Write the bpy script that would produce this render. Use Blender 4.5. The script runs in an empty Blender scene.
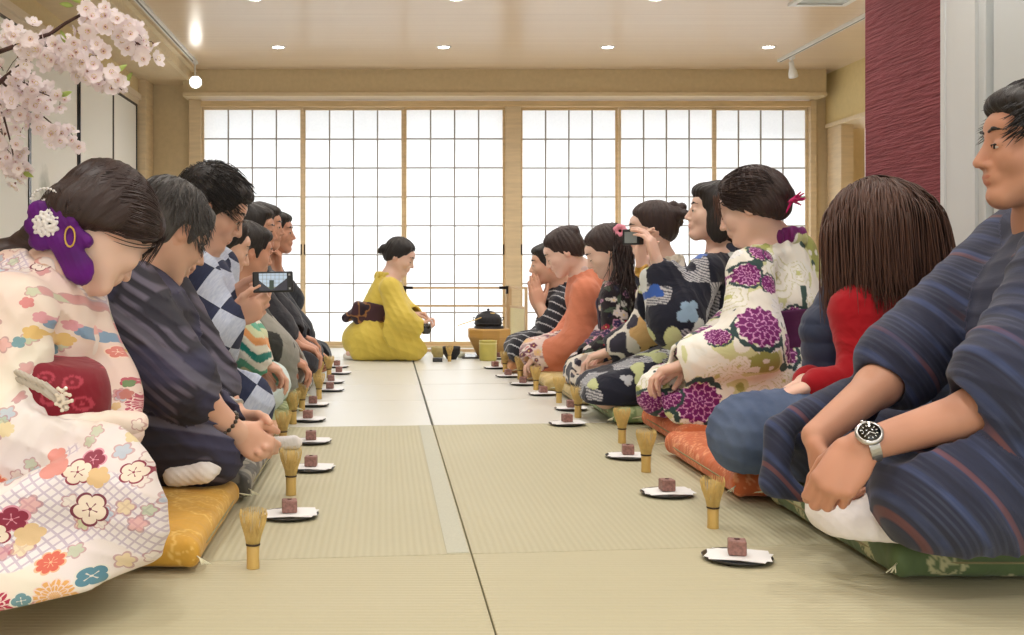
import bpy, bmesh, math, random, time
import numpy as np
from mathutils import Vector, Matrix
T0 = time.time()
random.seed(7); RNG = np.random.default_rng(7)
col = bpy.context.scene.collection
F_PX, VPX, VPY, CAM_H = 1050.0, 385.0, 268.0, 0.60
V = lambda *a: np.array(a, dtype=np.float64)
def at(px, py, Y):
    return V((px-VPX)*Y/F_PX, Y, CAM_H-(py-VPY)*Y/F_PX)
def flr(px, py, z=0.0):
    Y = F_PX*(CAM_H-z)/(py-VPY)
    return V((px-VPX)*Y/F_PX, Y, z)
def nrm(v):
    v = np.asarray(v, float); return v/max(np.linalg.norm(v), 1e-9)

# ------------------------------------------------------------------ objects
def tag(o, label=None, cat=None, group=None, kind=None):
    if label: o['label'] = label
    if cat: o['category'] = cat
    if group: o['group'] = group
    if kind: o['kind'] = kind
    return o
def empty(name, loc=(0, 0, 0), label=None, cat=None, group=None, rz=0):
    o = bpy.data.objects.new(name, None); col.objects.link(o)
    o.location = tuple(float(c) for c in loc); o.rotation_euler = (0, 0, rz); o.empty_display_size = .05
    return tag(o, label, cat, group)
def wmat(o):
    M = o.matrix_basis.copy()
    return wmat(o.parent) @ o.matrix_parent_inverse @ M if o.parent else M
def link(name, me, mats, parent=None, smooth=True, world=True):
    o = bpy.data.objects.new(name, me); col.objects.link(o)
    for m in (mats if isinstance(mats, (list, tuple)) else [mats]):
        if m: me.materials.append(m)
    if smooth:
        me.polygons.foreach_set('use_smooth', [True]*len(me.polygons))
    if parent is not None:
        o.parent = parent
        if world: o.matrix_parent_inverse = wmat(parent).inverted()   # vertices are in world coordinates
    return o
def bm_obj(name, bm, mats, parent=None, smooth=False, world=True, bevel=0, seg=2, auto=None):
    me = bpy.data.meshes.new(name)
    bmesh.ops.recalc_face_normals(bm, faces=bm.faces)
    bm.to_mesh(me); bm.free()
    o = link(name, me, mats, parent, smooth, world)
    if bevel:
        m = o.modifiers.new('Bevel', 'BEVEL'); m.width = bevel; m.segments = seg; m.limit_method = 'ANGLE'
    return o
def box(bm, c, s, rot=None, mi=0):
    """box with centre c and full sizes s"""
    r = bmesh.ops.create_cube(bm, size=1.0)
    M = Matrix.Translation(Vector([float(x) for x in c])) @ (rot.to_4x4() if rot else Matrix.Identity(4)) @ Matrix.Diagonal((float(s[0]), float(s[1]), float(s[2]), 1))
    bmesh.ops.transform(bm, matrix=M, verts=r['verts'])
    for f in {f for v in r['verts'] for f in v.link_faces}: f.material_index = mi
    return r['verts']
def boxx(bm, x0, x1, y0, y1, z0, z1, mi=0):
    return box(bm, ((x0+x1)/2, (y0+y1)/2, (z0+z1)/2), (abs(x1-x0), abs(y1-y0), abs(z1-z0)), mi=mi)
def tube(bm, pts, rad, n=8, mi=0, caps=True):
    """swept tube through pts; rad a number or a list"""
    pts = [Vector([float(c) for c in p]) for p in pts]; m = len(pts)
    if not hasattr(rad, '__len__'): rad = [rad]*m
    rings = []; prev = None
    for i, p in enumerate(pts):
        t = (pts[min(i+1, m-1)]-pts[max(i-1, 0)]).normalized()
        if prev is None:
            a = Vector((0, 0, 1)) if abs(t.z) < .9 else Vector((1, 0, 0))
            u = t.cross(a).normalized()
        else:
            u = (prev - t*prev.dot(t)).normalized()
        prev = u; w = t.cross(u)
        rings.append([bm.verts.new(p+(u*math.cos(2*math.pi*k/n)+w*math.sin(2*math.pi*k/n))*rad[i]) for k in range(n)])
    for a, b in zip(rings, rings[1:]):
        for k in range(n):
            f = bm.faces.new((a[k], a[(k+1) % n], b[(k+1) % n], b[k])); f.material_index = mi; f.smooth = True
    if caps:
        for r in (rings[0][::-1], rings[-1]):
            f = bm.faces.new(r); f.material_index = mi
def lathe(bm, prof, c=(0, 0, 0), n=24, mi=0, sx=1, sy=1):
    """prof: list of (r, z)"""
    c = Vector([float(x) for x in c]); rings = []
    for r, z in prof:
        if r < 1e-6: rings.append([bm.verts.new(c+Vector((0, 0, z)))])
        else: rings.append([bm.verts.new(c+Vector((sx*r*math.cos(2*math.pi*k/n), sy*r*math.sin(2*math.pi*k/n), z))) for k in range(n)])
    for a, b in zip(rings, rings[1:]):
        for k in range(n):
            k2 = (k+1) % n
            if len(a) == 1 and len(b) == 1: continue
            if len(a) == 1: f = bm.faces.new((a[0], b[k2], b[k]))
            elif len(b) == 1: f = bm.faces.new((a[k], a[k2], b[0]))
            else: f = bm.faces.new((a[k], a[k2], b[k2], b[k]))
            f.material_index = mi; f.smooth = True
def dup(root, loc=None, rotz=None, scale=None, **props):
    def cp(o, parent):
        c = o.copy(); col.objects.link(c); c.parent = parent
        for ch in list(o.children): cp(ch, c)
        return c
    r = cp(root, None)
    if loc is not None: r.location = tuple(float(x) for x in loc)
    if rotz is not None: r.rotation_euler = (0, 0, rotz)
    if scale: r.scale = scale
    for k, v in props.items(): r[k] = v
    return r

# ------------------------------------------------------------------ materials
MATS = {}
def new_mat(name):
    m = bpy.data.materials.new(name); m.use_nodes = True
    nt = m.node_tree; b = nt.nodes['Principled BSDF']
    MATS[name] = m
    return m, nt, b
def N(nt, typ, **kw):
    n = nt.nodes.new(typ)
    for k, v in kw.items(): setattr(n, k, v)
    return n
def ins(n, i, v):
    n.inputs[i].default_value = v
def srgb(r, g, b):
    f = lambda c: (c/255/12.92) if c/255 <= .04045 else ((c/255+.055)/1.055)**2.4
    return (f(r), f(g), f(b), 1.0)
def mat(name, rgb, rough=.6, metal=0, noise=None, bump=None, spec=.5, sheen=0, coat=0, coords='Object', var=.12, stretch=(1, 1, 1), ncol=None, bumpd=.002):
    """principled with noise-varied colour. noise = scale, bump = (scale, strength)"""
    m, nt, b = new_mat(name)
    c = srgb(*rgb)
    ins(b, 'Base Color', c); ins(b, 'Roughness', rough); ins(b, 'Metallic', metal); ins(b, 'Specular IOR Level', spec)
    if sheen: ins(b, 'Sheen Weight', sheen)
    if coat: ins(b, 'Coat Weight', coat)
    tc = N(nt, 'ShaderNodeTexCoord'); mp = N(nt, 'ShaderNodeMapping'); ins(mp, 'Scale', stretch)
    nt.links.new(tc.outputs[coords], mp.inputs[0])
    if noise:
        n = N(nt, 'ShaderNodeTexNoise'); ins(n, 'Scale', noise); ins(n, 'Detail', 5)
        nt.links.new(mp.outputs[0], n.inputs[0])
        r = N(nt, 'ShaderNodeValToRGB')
        c2 = srgb(*ncol) if ncol else tuple(min(1, x*(1+var)) for x in c[:3])+(1,)
        c1 = c if ncol else tuple(x*(1-var) for x in c[:3])+(1,)
        r.color_ramp.elements[0].color = c1; r.color_ramp.elements[1].color = c2
        r.color_ramp.elements[0].position = .3; r.color_ramp.elements[1].position = .7
        nt.links.new(n.outputs[0], r.inputs[0]); nt.links.new(r.outputs[0], b.inputs['Base Color'])
    if bump:
        n = N(nt, 'ShaderNodeTexNoise'); ins(n, 'Scale', bump[0]); ins(n, 'Detail', 3)
        nt.links.new(mp.outputs[0], n.inputs[0])
        bp = N(nt, 'ShaderNodeBump'); ins(bp, 'Strength', bump[1]); ins(bp, 'Distance', bumpd)
        nt.links.new(n.outputs[0], bp.inputs['Height']); nt.links.new(bp.outputs[0], b.inputs['Normal'])
    return m
def attr_mat(name, rough=.8, sss=0, sheen=0, bump=None, spec=.3, wob=None):
    """material whose base colour is the mesh's own pattern attribute"""
    m, nt, b = new_mat(name)
    a = N(nt, 'ShaderNodeAttribute', attribute_name='Col')
    nt.links.new(a.outputs['Color'], b.inputs['Base Color'])
    ins(b, 'Roughness', rough); ins(b, 'Specular IOR Level', spec)
    if sss:
        ins(b, 'Subsurface Weight', sss); ins(b, 'Subsurface Radius', (1, .35, .2)); ins(b, 'Subsurface Scale', .012)
    if sheen: ins(b, 'Sheen Weight', sheen)
    if bump:
        tc = N(nt, 'ShaderNodeTexCoord')
        h = None
        for sc, st, dist in bump:
            n = N(nt, 'ShaderNodeTexNoise'); ins(n, 'Scale', sc); ins(n, 'Detail', 3)
            if sc < 20: ins(n, 'Distortion', 1.4); ins(n, 'Detail', 2)
            nt.links.new(tc.outputs['Object'], n.inputs[0])
            bp = N(nt, 'ShaderNodeBump'); ins(bp, 'Strength', st); ins(bp, 'Distance', dist)
            nt.links.new(n.outputs[0], bp.inputs['Height'])
            if h: nt.links.new(h.outputs[0], bp.inputs['Normal'])
            h = bp
        nt.links.new(h.outputs[0], b.inputs['Normal'])
    return m

class G:
    """tiny expression helper for node maths"""
    def __init__(s, nt): s.nt = nt
    def m(s, op, *a, clamp=False):
        n = s.nt.nodes.new('ShaderNodeMath'); n.operation = op; n.use_clamp = clamp
        for i, x in enumerate(a):
            if isinstance(x, (int, float)): n.inputs[i].default_value = x
            else: s.nt.links.new(x, n.inputs[i])
        return n.outputs[0]
    def mix(s, f, a, b):
        n = s.nt.nodes.new('ShaderNodeMix'); n.data_type = 'RGBA'
        for i, x in ((0, f), (6, a), (7, b)):
            if isinstance(x, (int, float, tuple)): n.inputs[i].default_value = x
            else: s.nt.links.new(x, n.inputs[i])
        return n.outputs[2]
    def noise(s, vec, scale, detail=3, sc=(1, 1, 1)):
        mp = s.nt.nodes.new('ShaderNodeMapping'); mp.inputs['Scale'].default_value = sc
        s.nt.links.new(vec, mp.inputs[0])
        n = s.nt.nodes.new('ShaderNodeTexNoise'); n.inputs['Scale'].default_value = scale; n.inputs['Detail'].default_value = detail
        s.nt.links.new(mp.outputs[0], n.inputs[0]); return n.outputs[0]
    def sep(s, vec):
        n = s.nt.nodes.new('ShaderNodeSeparateXYZ'); s.nt.links.new(vec, n.inputs[0]); return n.outputs
    def attr(s, name):
        n = s.nt.nodes.new('ShaderNodeAttribute'); n.attribute_name = name; return n.outputs['Vector']
    def step(s, x, e, w=.02):
        n = s.nt.nodes.new('ShaderNodeMapRange'); n.clamp = True
        s.nt.links.new(x, n.inputs[0]); n.inputs[1].default_value = e-w; n.inputs[2].default_value = e+w
        return n.outputs[0]
    def bump(s, b, h, strength, dist):
        n = s.nt.nodes.new('ShaderNodeBump'); n.inputs['Strength'].default_value = strength; n.inputs['Distance'].default_value = dist
        s.nt.links.new(h, n.inputs['Height']); s.nt.links.new(n.outputs[0], b.inputs['Normal'])

# ------------------------------------------------------------------ smooth solid modelling (distance fields meshed by surface nets)
def basis(x=None, y=None, z=None):
    """3x3 whose columns are the local axes, from two given directions (first kept exact: z, then y)"""
    z = nrm(z) if z is not None else None
    if z is not None and y is not None:
        y = nrm(np.asarray(y)-z*np.dot(z, y)); x = np.cross(y, z)
    elif z is not None and x is not None:
        x = nrm(np.asarray(x)-z*np.dot(z, x)); y = np.cross(z, x)
    return np.stack([x, y, z], 1)
I3 = np.eye(3)
class Solid:
    def __init__(s): s.p = []; s.disp = None
    def cap(s, a, b, ra, rb=None, k=.02, n=None, f=1.0, g=0, op='u'):
        """tapered capsule; n, f: squashed f times along n"""
        s.p.append(('c', np.asarray(a, float), np.asarray(b, float), ra, ra if rb is None else rb, None if n is None else nrm(n), f, k, g, op)); return s
    def chain(s, pts, rs, k=.02, g=0, op='u', n=None, f=1.0):
        for i in range(len(pts)-1): s.cap(pts[i], pts[i+1], rs[i], rs[i+1], k, n, f, g, op)
        return s
    def ell(s, c, r, R=I3, k=.02, g=0, op='u'):
        s.p.append(('e', np.asarray(c, float), np.asarray(r, float) if hasattr(r, '__len__') else np.array([r]*3, float), R, None, None, None, k, g, op)); return s
    def box(s, c, h, R=I3, rad=.01, k=.02, g=0, op='u'):
        s.p.append(('b', np.asarray(c, float), np.asarray(h, float), R, rad, None, None, k, g, op)); return s
    def half(s, c, n, k=.01, op='i'):
        """keep the side n points away from"""
        s.p.append(('h', np.asarray(c, float), nrm(n), None, None, None, None, k, 0, op)); return s
    def ev(s, q, P):
        t = q[0]
        P = P.astype(np.float32, copy=False)
        if t == 'c':
            a, b, ra, rb, n, f = q[1:7]
            ba = (b-a).astype(np.float32); pa = P-a.astype(np.float32)
            if n is None:
                h = np.clip((pa@ba)/max(float(ba@ba), 1e-9), 0, 1)
                w = pa-h[..., None]*ba
                return np.sqrt((w*w).sum(-1))-(ra+(rb-ra)*h)
            n = n.astype(np.float32)
            bn = ba-n*float(ba@n)
            h = np.clip((pa@bn)/max(float(bn@bn), 1e-9), 0, 1)
            w = pa-h[..., None]*ba
            wn = w@n; w2 = (w*w).sum(-1)-wn*wn
            q2 = wn*wn*f*f
            L = np.sqrt(np.maximum(w2+q2, 1e-12)); g = np.sqrt(np.maximum(w2+q2*f*f, 1e-12))
            return (L-(ra+(rb-ra)*h))*L/g
        if t == 'e':
            c, r, R = q[1:4]
            l = (P-c.astype(np.float32))@R.astype(np.float32)
            l1 = l/r.astype(np.float32); l2 = l1/r.astype(np.float32)
            k0 = np.sqrt((l1*l1).sum(-1)); k1 = np.sqrt((l2*l2).sum(-1))
            return k0*(k0-1)/np.maximum(k1, 1e-6)
        if t == 'b':
            c, h, R, rad = q[1:5]
            l = np.abs((P-c.astype(np.float32))@R.astype(np.float32))-(h-rad).astype(np.float32)
            return np.sqrt((np.maximum(l, 0)**2).sum(-1))+np.minimum(l.max(-1), 0)-rad
        c, n = q[1:3]
        return (P-c.astype(np.float32))@n.astype(np.float32)
    @staticmethod
    def comb(D, d, k, op):
        if op == 'u':
            h = np.maximum(k-np.abs(D-d), 0)/k; return np.minimum(D, d)-h*h*k*.25
        if op == 's': d = -d
        h = np.maximum(k-np.abs(D-d), 0)/k; return np.maximum(D, d)+h*h*k*.25
    def full(s, P):
        D = np.full(P.shape[:-1], 1e3, np.float32); Gr = np.zeros(P.shape[:-1], np.int16)
        best = np.full(P.shape[:-1], 1e3, np.float32)
        for q in s.p:
            d = s.ev(q, P)
            D = s.comb(D, d, q[7], q[9])
            if q[9] == 'u':
                m = d < best; best = np.where(m, d, best); Gr = np.where(m, q[8], Gr)
        return D, Gr
    def bounds(s):
        lo, hi = V(9e9, 9e9, 9e9), -V(9e9, 9e9, 9e9)
        for q in s.p:
            if q[9] != 'u': continue
            if q[0] == 'c':
                r = max(q[3], q[4]); lo = np.minimum(lo, np.minimum(q[1], q[2])-r); hi = np.maximum(hi, np.maximum(q[1], q[2])+r)
            elif q[0] == 'e':
                e = np.sqrt(((q[3]*q[2][None, :])**2).sum(1)); lo = np.minimum(lo, q[1]-e); hi = np.maximum(hi, q[1]+e)
            elif q[0] == 'b':
                e = (np.abs(q[3])*q[2][None, :]).sum(1); lo = np.minimum(lo, q[1]-e); hi = np.maximum(hi, q[1]+e)
        return lo, hi
    def mesh(s, name, h=.005, pad=.02, B=12):
        lo, hi = s.bounds(); lo = lo-pad; hi = hi+pad
        nb = np.ceil((hi-lo)/(h*B)).astype(int)+1
        org = np.stack(np.meshgrid(*[lo[i]+np.arange(nb[i])*h*B for i in range(3)], indexing='ij'), -1).reshape(-1, 3)
        cen = (org+h*(B-1)/2).astype(np.float32)
        half = h*B*.87
        DD = [s.ev(q, cen) for q in s.p]
        D = np.full(len(cen), 1e3, np.float32)
        for q, d in zip(s.p, DD): D = s.comb(D, d, q[7], q[9])
        act = np.abs(D) < half*1.35+.008+(0.02 if s.disp else 0)
        ia = np.nonzero(act)[0]
        off = np.stack(np.meshgrid(*[np.arange(B)*h]*3, indexing='ij'), -1).reshape(-1, 3).astype(np.float32)
        val = np.full((len(ia), B**3), 1e3, np.float32)
        oa = org[ia].astype(np.float32)
        for q, d in zip(s.p, DD):
            da = d[ia]; lim = half*1.3+q[7]+.005
            if q[9] == 'u': w = np.nonzero(da < np.maximum(D[ia], 0)+lim*1.6)[0]
            elif q[9] == 's': w = np.nonzero(da < lim*1.5)[0]
            else: w = np.nonzero(da > -lim*1.5)[0]
            for c0 in range(0, len(w), 400):
                ww = w[c0:c0+400]
                P = oa[ww][:, None, :]+off[None]
                val[ww] = s.comb(val[ww], s.ev(q, P), q[7], q[9])
        if s.disp:
            for c0 in range(0, len(ia), 400):
                P = oa[c0:c0+400][:, None, :]+off[None]
                val[c0:c0+400] += s.disp(P).astype(np.float32)
        dn = nb*B
        dense = np.where(D < 0, -1, 1).astype(np.float32)
        blk = np.repeat(dense[:, None], B**3, 1) if len(dense)*B**3 < 1.2e8 else None
        blk[ia] = np.clip(val, -1, 1)
        A = blk.reshape(nb[0], nb[1], nb[2], B, B, B).transpose(0, 3, 1, 4, 2, 5).reshape(dn)
        del blk
        ins_ = A < 0
        cnt = np.zeros(tuple(dn-1), np.uint8)
        for i in (0, 1):
            for j in (0, 1):
                for k in (0, 1):
                    cnt += ins_[i:dn[0]-1+i, j:dn[1]-1+j, k:dn[2]-1+k]
        cells = np.argwhere((cnt > 0) & (cnt < 8))
        if len(cells) == 0: raise ValueError('empty solid '+name)
        corners = [(i, j, k) for i in (0, 1) for j in (0, 1) for k in (0, 1)]
        cv = np.stack([A[cells[:, 0]+i, cells[:, 1]+j, cells[:, 2]+k] for i, j, k in corners], 1)
        acc = np.zeros((len(cells), 3)); n = np.zeros(len(cells))
        for a in range(8):
            for b in range(a+1, 8):
                ca, cb = np.array(corners[a]), np.array(corners[b])
                if np.abs(ca-cb).sum() != 1: continue
                va, vb = cv[:, a], cv[:, b]
                mk = (va < 0) != (vb < 0)
                t = np.where(mk, va/np.where(mk, va-vb, 1), 0)
                acc += np.where(mk[:, None], ca+(cb-ca)*t[:, None], 0); n += mk
        vert = lo+(cells+acc/n[:, None])*h
        idx = np.full(cnt.shape, -1, np.int32); idx[cells[:, 0], cells[:, 1], cells[:, 2]] = np.arange(len(cells))
        quads = []
        for ax in range(3):
            sl0 = [slice(None)]*3; sl1 = [slice(None)]*3
            sl0[ax] = slice(0, -1); sl1[ax] = slice(1, None)
            e0, e1 = ins_[tuple(sl0)], ins_[tuple(sl1)]
            e = np.argwhere(e0 != e1)
            o1, o2 = [(1, 2), (2, 0), (0, 1)][ax]
            ok = (e[:, o1] > 0) & (e[:, o2] > 0) & (e[:, o1] < dn[o1]-1) & (e[:, o2] < dn[o2]-1)
            e = e[ok]
            fl = e0[e[:, 0], e[:, 1], e[:, 2]]
            def cell(d1, d2):
                c = e.copy(); c[:, o1] -= d1; c[:, o2] -= d2
                return idx[c[:, 0], c[:, 1], c[:, 2]]
            q = np.stack([cell(1, 1), cell(0, 1), cell(0, 0), cell(1, 0)], 1)
            q[~fl] = q[~fl][:, ::-1]
            quads.append(q)
        quads = np.concatenate(quads); quads = quads[(quads >= 0).all(1)]
        # light relaxation removes lattice marks
        nv = len(vert)
        ed = np.concatenate([quads[:, [0, 1]], quads[:, [1, 2]], quads[:, [2, 3]], quads[:, [3, 0]]])
        for it in range(2):
            sm = np.zeros((nv, 3)); c = np.zeros(nv)
            for a, b in ((0, 1), (1, 0)):
                for ch in range(3): sm[:, ch] += np.bincount(ed[:, a], vert[ed[:, b], ch], nv)
                c += np.bincount(ed[:, a], None, nv)
            vert = vert*(.5)+.5*sm/np.maximum(c, 1)[:, None]
        me = bpy.data.meshes.new(name)
        me.vertices.add(nv); me.vertices.foreach_set('co', vert.astype(np.float32).ravel())
        me.loops.add(quads.size); me.loops.foreach_set('vertex_index', quads.astype(np.int32).ravel())
        me.polygons.add(len(quads)); me.polygons.foreach_set('loop_start', np.arange(len(quads), dtype=np.int32)*4)
        me.update(calc_edges=True)
        return me, vert
def solid_obj(S, name, m, parent, h=.005, colf=None, ccf=None, B=12):
    me, vert = S.mesh(name, h, B=B)
    if colf or ccf: D, gr = S.full(vert.astype(np.float32))
    if colf:
        c = colf(vert, gr)
        rgba = np.ones((len(vert), 4), np.float32); rgba[:, :3] = c
        a = me.color_attributes.new('Col', 'FLOAT_COLOR', 'POINT'); a.data.foreach_set('color', rgba.ravel())
    if ccf:
        c = ccf(vert, gr)
        a = me.attributes.new('cc', 'FLOAT_VECTOR', 'POINT'); a.data.foreach_set('vector', c.astype(np.float32).ravel())
    return link(name, me, m, parent, True)
L = lambda r, g, b: np.array(srgb(r, g, b)[:3])
def vnoise(P, sc, seed=0):
    """smooth value noise in numpy, 0..1"""
    q = np.asarray(P, np.float64)*sc+seed*17.31
    i = np.floor(q).astype(np.int64); f = q-i; f = f*f*(3-2*f)
    def hsh(a):
        n = (a[..., 0]*73856093) ^ (a[..., 1]*19349663) ^ (a[..., 2]*83492791) ^ (seed*2654435)
        n = (n ^ (n >> 13))*1274126177 & 0x7fffffff
        return ((n ^ (n >> 16)) & 0xffff)/65535.0
    r = 0
    for dx in (0, 1):
        for dy in (0, 1):
            for dz in (0, 1):
                w = (f[..., 0] if dx else 1-f[..., 0])*(f[..., 1] if dy else 1-f[..., 1])*(f[..., 2] if dz else 1-f[..., 2])
                r = r+w*hsh(i+np.array([dx, dy, dz]))
    return r
# ------------------------------------------------------------------ render settings, camera
sc = bpy.context.scene
sc.view_settings.view_transform = 'Standard'; sc.view_settings.look = 'None'
sc.view_settings.gamma = 1; sc.view_settings.use_curve_mapping = False; sc.view_settings.exposure = -0.06
cam = bpy.data.cameras.new('camera'); cam.sensor_width = 36; cam.lens = 36*F_PX/1024
cam.shift_x = (512-VPX)/1024; cam.shift_y = -(317.5-VPY)/1024; cam.clip_start = .05
co = bpy.data.objects.new('camera', cam); col.objects.link(co); co.location = (0, 0, CAM_H); co.rotation_euler = (math.pi/2, 0, 0)
sc.camera = co

YW = 7.97                      # the shoji wall
ZC, ZS = 2.07, 1.99            # ceiling, side soffit
XL, XR = -1.81, 3.35
YB = -2.2                      # back of the modelled room
def struct(name, bm, m, parent=None, **k):
    o = bm_obj(name, bm, m, parent, **k)
    if parent is None: o['kind'] = 'structure'
    return o
wood = mat('light_wood', (222, 200, 164), .45, noise=6, stretch=(1, 1, 8), var=.08)
wood_h = mat('light_wood_long', (224, 204, 168), .45, noise=6, stretch=(.6, 8, 8), var=.07)
woodd = mat('amber_wood', (220, 192, 148), .5, noise=6, stretch=(1, 1, 8), var=.1)
wallm = mat('beige_wallpaper', (214, 192, 146), .85, noise=40, var=.03, bump=(300, .1))
wallt = mat('tan_plaster', (212, 192, 154), .85, noise=30, var=.04, bump=(250, .15))
ochre = mat('ochre_plaster', (205, 172, 98), .85, noise=30, var=.04)
soff = mat('soffit_tan', (216, 194, 158), .8, noise=20, var=.03)
# plank ceiling: fine boards running across
m, nt, b = new_mat('ceiling_boards'); g = G(nt)
tc = N(nt, 'ShaderNodeTexCoord').outputs['Object']
xyz = g.sep(tc)
n1 = g.noise(tc, 3, 4, (.25, 9, 1)); n2 = g.noise(tc, 1.2, 2, (.2, 1.5, 1))
c = g.mix(n1, srgb(218, 188, 152), srgb(238, 214, 182)); c = g.mix(g.m('MULTIPLY', n2, .5), c, srgb(212, 196, 178))
seam = g.m('GREATER_THAN', g.m('FRACT', g.m('DIVIDE', xyz[1], .145)), .975)
c = g.mix(g.m('MULTIPLY', seam, .28), c, srgb(150, 120, 90))
nt.links.new(c, b.inputs['Base Color']); ins(b, 'Roughness', .28); ins(b, 'Specular IOR Level', .5)
ceil_m = m

bm = bmesh.new(); boxx(bm, XL-.2, XR+.8, YB, YW+.3, -.2, -.055); struct('floor', bm, mat('floor_board', (170, 150, 110), .7, noise=8))
bm = bmesh.new()
boxx(bm, -1.44, XR+.8, YB, YW+.02, ZC, ZC+.12)
struct('ceiling', bm, ceil_m)
bm = bmesh.new(); boxx(bm, XL-.1, -1.46, YB, YW+.02, ZS, ZS+.15); struct('ceiling_soffit', bm, soff)
bm = bmesh.new(); boxx(bm, -1.46, -1.425, YB, YW, ZS-.004, ZC+.02); boxx(bm, -1.425, -1.39, YB, YW, ZC-.022, ZC+.02); struct('trim_1', bm, wood_h)
# --- left wall: sliding painted panels with black frames
bm = bmesh.new(); boxx(bm, XL-.16, XL-.06, YB, YW+.1, -.05, ZS+.02); struct('wall_left', bm, wallm)
bm = bmesh.new(); boxx(bm, XL-.06, XL, YB, 7.72, 1.80, 1.835); boxx(bm, XL-.06, XL+.02, YB, 7.72, 1.835, 1.875); struct('trim_2', bm, mat('pale_rail', (222, 204, 178), .4))
bm = bmesh.new(); boxx(bm, XL-.06, XL-.005, YB, 7.72, 1.875, ZS); struct('wall_left_upper', bm, wallm)
bm = bmesh.new(); boxx(bm, XL-.06, XL+.05, 7.72, YW, 0, ZS); struct('trim_3', bm, wood)
m, nt, b = new_mat('painted_panel'); g = G(nt)
tc = N(nt, 'ShaderNodeTexCoord').outputs['Object']; xyz = g.sep(tc)
hn = g.noise(tc, 1.6, 3, (1, 1, .9)); hill = g.m('ADD', g.m('MULTIPLY', hn, .7), .15)
below = g.m('SUBTRACT', hill, xyz[2]); mk = g.step(below, .12, .16)
fine = g.noise(tc, 22, 5); mk = g.m('MULTIPLY', mk, g.step(fine, .47, .12))
c = g.mix(g.m('MULTIPLY', mk, .6), srgb(238, 236, 228), srgb(150, 164, 146))
for (cy, cz, ry, rz) in ((5.62, .97, .095, .16), (5.50, .86, .07, .12), (5.9, .62, .12, .1)):     # ink-wash trees
    dy = g.m('DIVIDE', g.m('SUBTRACT', xyz[1], cy), ry); dz = g.m('DIVIDE', g.m('SUBTRACT', xyz[2], cz), rz)
    d = g.m('SQRT', g.m('ADD', g.m('MULTIPLY', dy, dy), g.m('MULTIPLY', dz, dz)))
    d = g.m('ADD', d, g.m('MULTIPLY', g.m('SUBTRACT', fine, .5), .8))
    mk = g.m('SUBTRACT', 1.0, g.step(d, .85, .35))
    c = g.mix(g.m('MULTIPLY', mk, .55), c, srgb(112, 122, 106))
nt.links.new(c, b.inputs['Base Color']); ins(b, 'Roughness', .75)
panel_m = m
lacq = mat('black_lacquer', (26, 22, 22), .35, coat=.3)
edges = [2.9, 3.72, 4.55, 5.37, 6.23, 7.01, 7.70]
for i in range(6):
    y0, y1 = edges[i], edges[i+1]; xo = XL-.008*(i % 2)
    r = empty('door_%d' % (i+1), (xo, (y0+y1)/2, 0)); r['kind'] = 'structure'
    bm = bmesh.new(); boxx(bm, xo-.02, xo-.004, y0+.01, y1-.01, .02, 1.795); bm_obj('panel', bm, panel_m, r)
    bm = bmesh.new(); w = .018 if i != 2 else .035
    boxx(bm, xo-.024, xo+.002, y0, y0+.014, .005, 1.80); boxx(bm, xo-.024, xo+.002, y1-w, y1, .005, 1.80)
    boxx(bm, xo-.024, xo+.002, y0+.014, y1-w, 1.785, 1.80); boxx(bm, xo-.024, xo+.002, y0+.014, y1-w, .005, .03)
    bm_obj('frame', bm, lacq, r)
# --- far wall
XP = lambda px: (px-VPX)*YW/F_PX
ZP = lambda py: CAM_H-(py-VPY)*YW/F_PX
bm = bmesh.new()
boxx(bm, XL-.1, XP(202)-.03, YW+.015, YW+.12, -.05, ZC); boxx(bm, XP(808)+.06, XR+.3, YW+.015, YW+.12, -.05, ZC)
boxx(bm, XP(202)-.03, XP(808)+.06, YW+.015, YW+.12, ZP(101)+.02, ZC)
struct('wall_back', bm, wallt)
bm = bmesh.new(); boxx(bm, XP(188), XP(826)-.08, YW-.20, YW+.015, ZP(97), ZC); struct('trim_4', bm, wallt)     # boxed beam over the screens
bm = bmesh.new(); boxx(bm, XP(188), XP(826)-.08, YW-.215, YW+.01, ZP(100.5), ZP(97)); struct('trim_5', bm, wood_h)
bm = bmesh.new()
boxx(bm, XP(190), XP(202), YW-.05, YW+.02, 0, ZP(100.5)); boxx(bm, XP(505), XP(520), YW-.05, YW+.03, 0, ZP(103)); boxx(bm, XP(808), XP(814), YW-.05, YW+.02, 0, ZP(101))
struct('trim_6', bm, wood, bevel=.004)
bm = bmesh.new(); boxx(bm, XP(202), XP(808), YW-.06, YW+.05, ZP(107.5), ZP(102)); struct('trim_7', bm, woodd)
bm = bmesh.new(); boxx(bm, XP(190), XP(814), YW-.06, YW+.05, -.01, .012); struct('trim_8', bm, wood_h)
# translucent paper
m, nt, b = new_mat('shoji_paper')
nt.nodes.remove(b); out = nt.nodes['Material Output']
g = G(nt); tc = N(nt, 'ShaderNodeTexCoord').outputs['Object']
c = g.mix(g.noise(tc, 60, 4), srgb(238, 240, 242), srgb(250, 251, 252))
df = N(nt, 'ShaderNodeBsdfDiffuse'); tr = N(nt, 'ShaderNodeBsdfTranslucent'); mx = N(nt, 'ShaderNodeMixShader'); ins(mx, 0, .6)
nt.links.new(c, df.inputs[0]); nt.links.new(c, tr.inputs[0]); nt.links.new(df.outputs[0], mx.inputs[1]); nt.links.new(tr.outputs[0], mx.inputs[2]); nt.links.new(mx.outputs[0], out.inputs[0])
paper_m = m
kum = mat('lattice_wood', (160, 153, 144), .6, noise=10, var=.06)
pull = mat('dark_bronze', (40, 34, 30), .4, metal=.6)
pan = [(202, 303), (303, 404), (404, 505), (520, 618), (618, 714), (714, 808)]
z0, z1 = .012, ZP(107.5)
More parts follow.
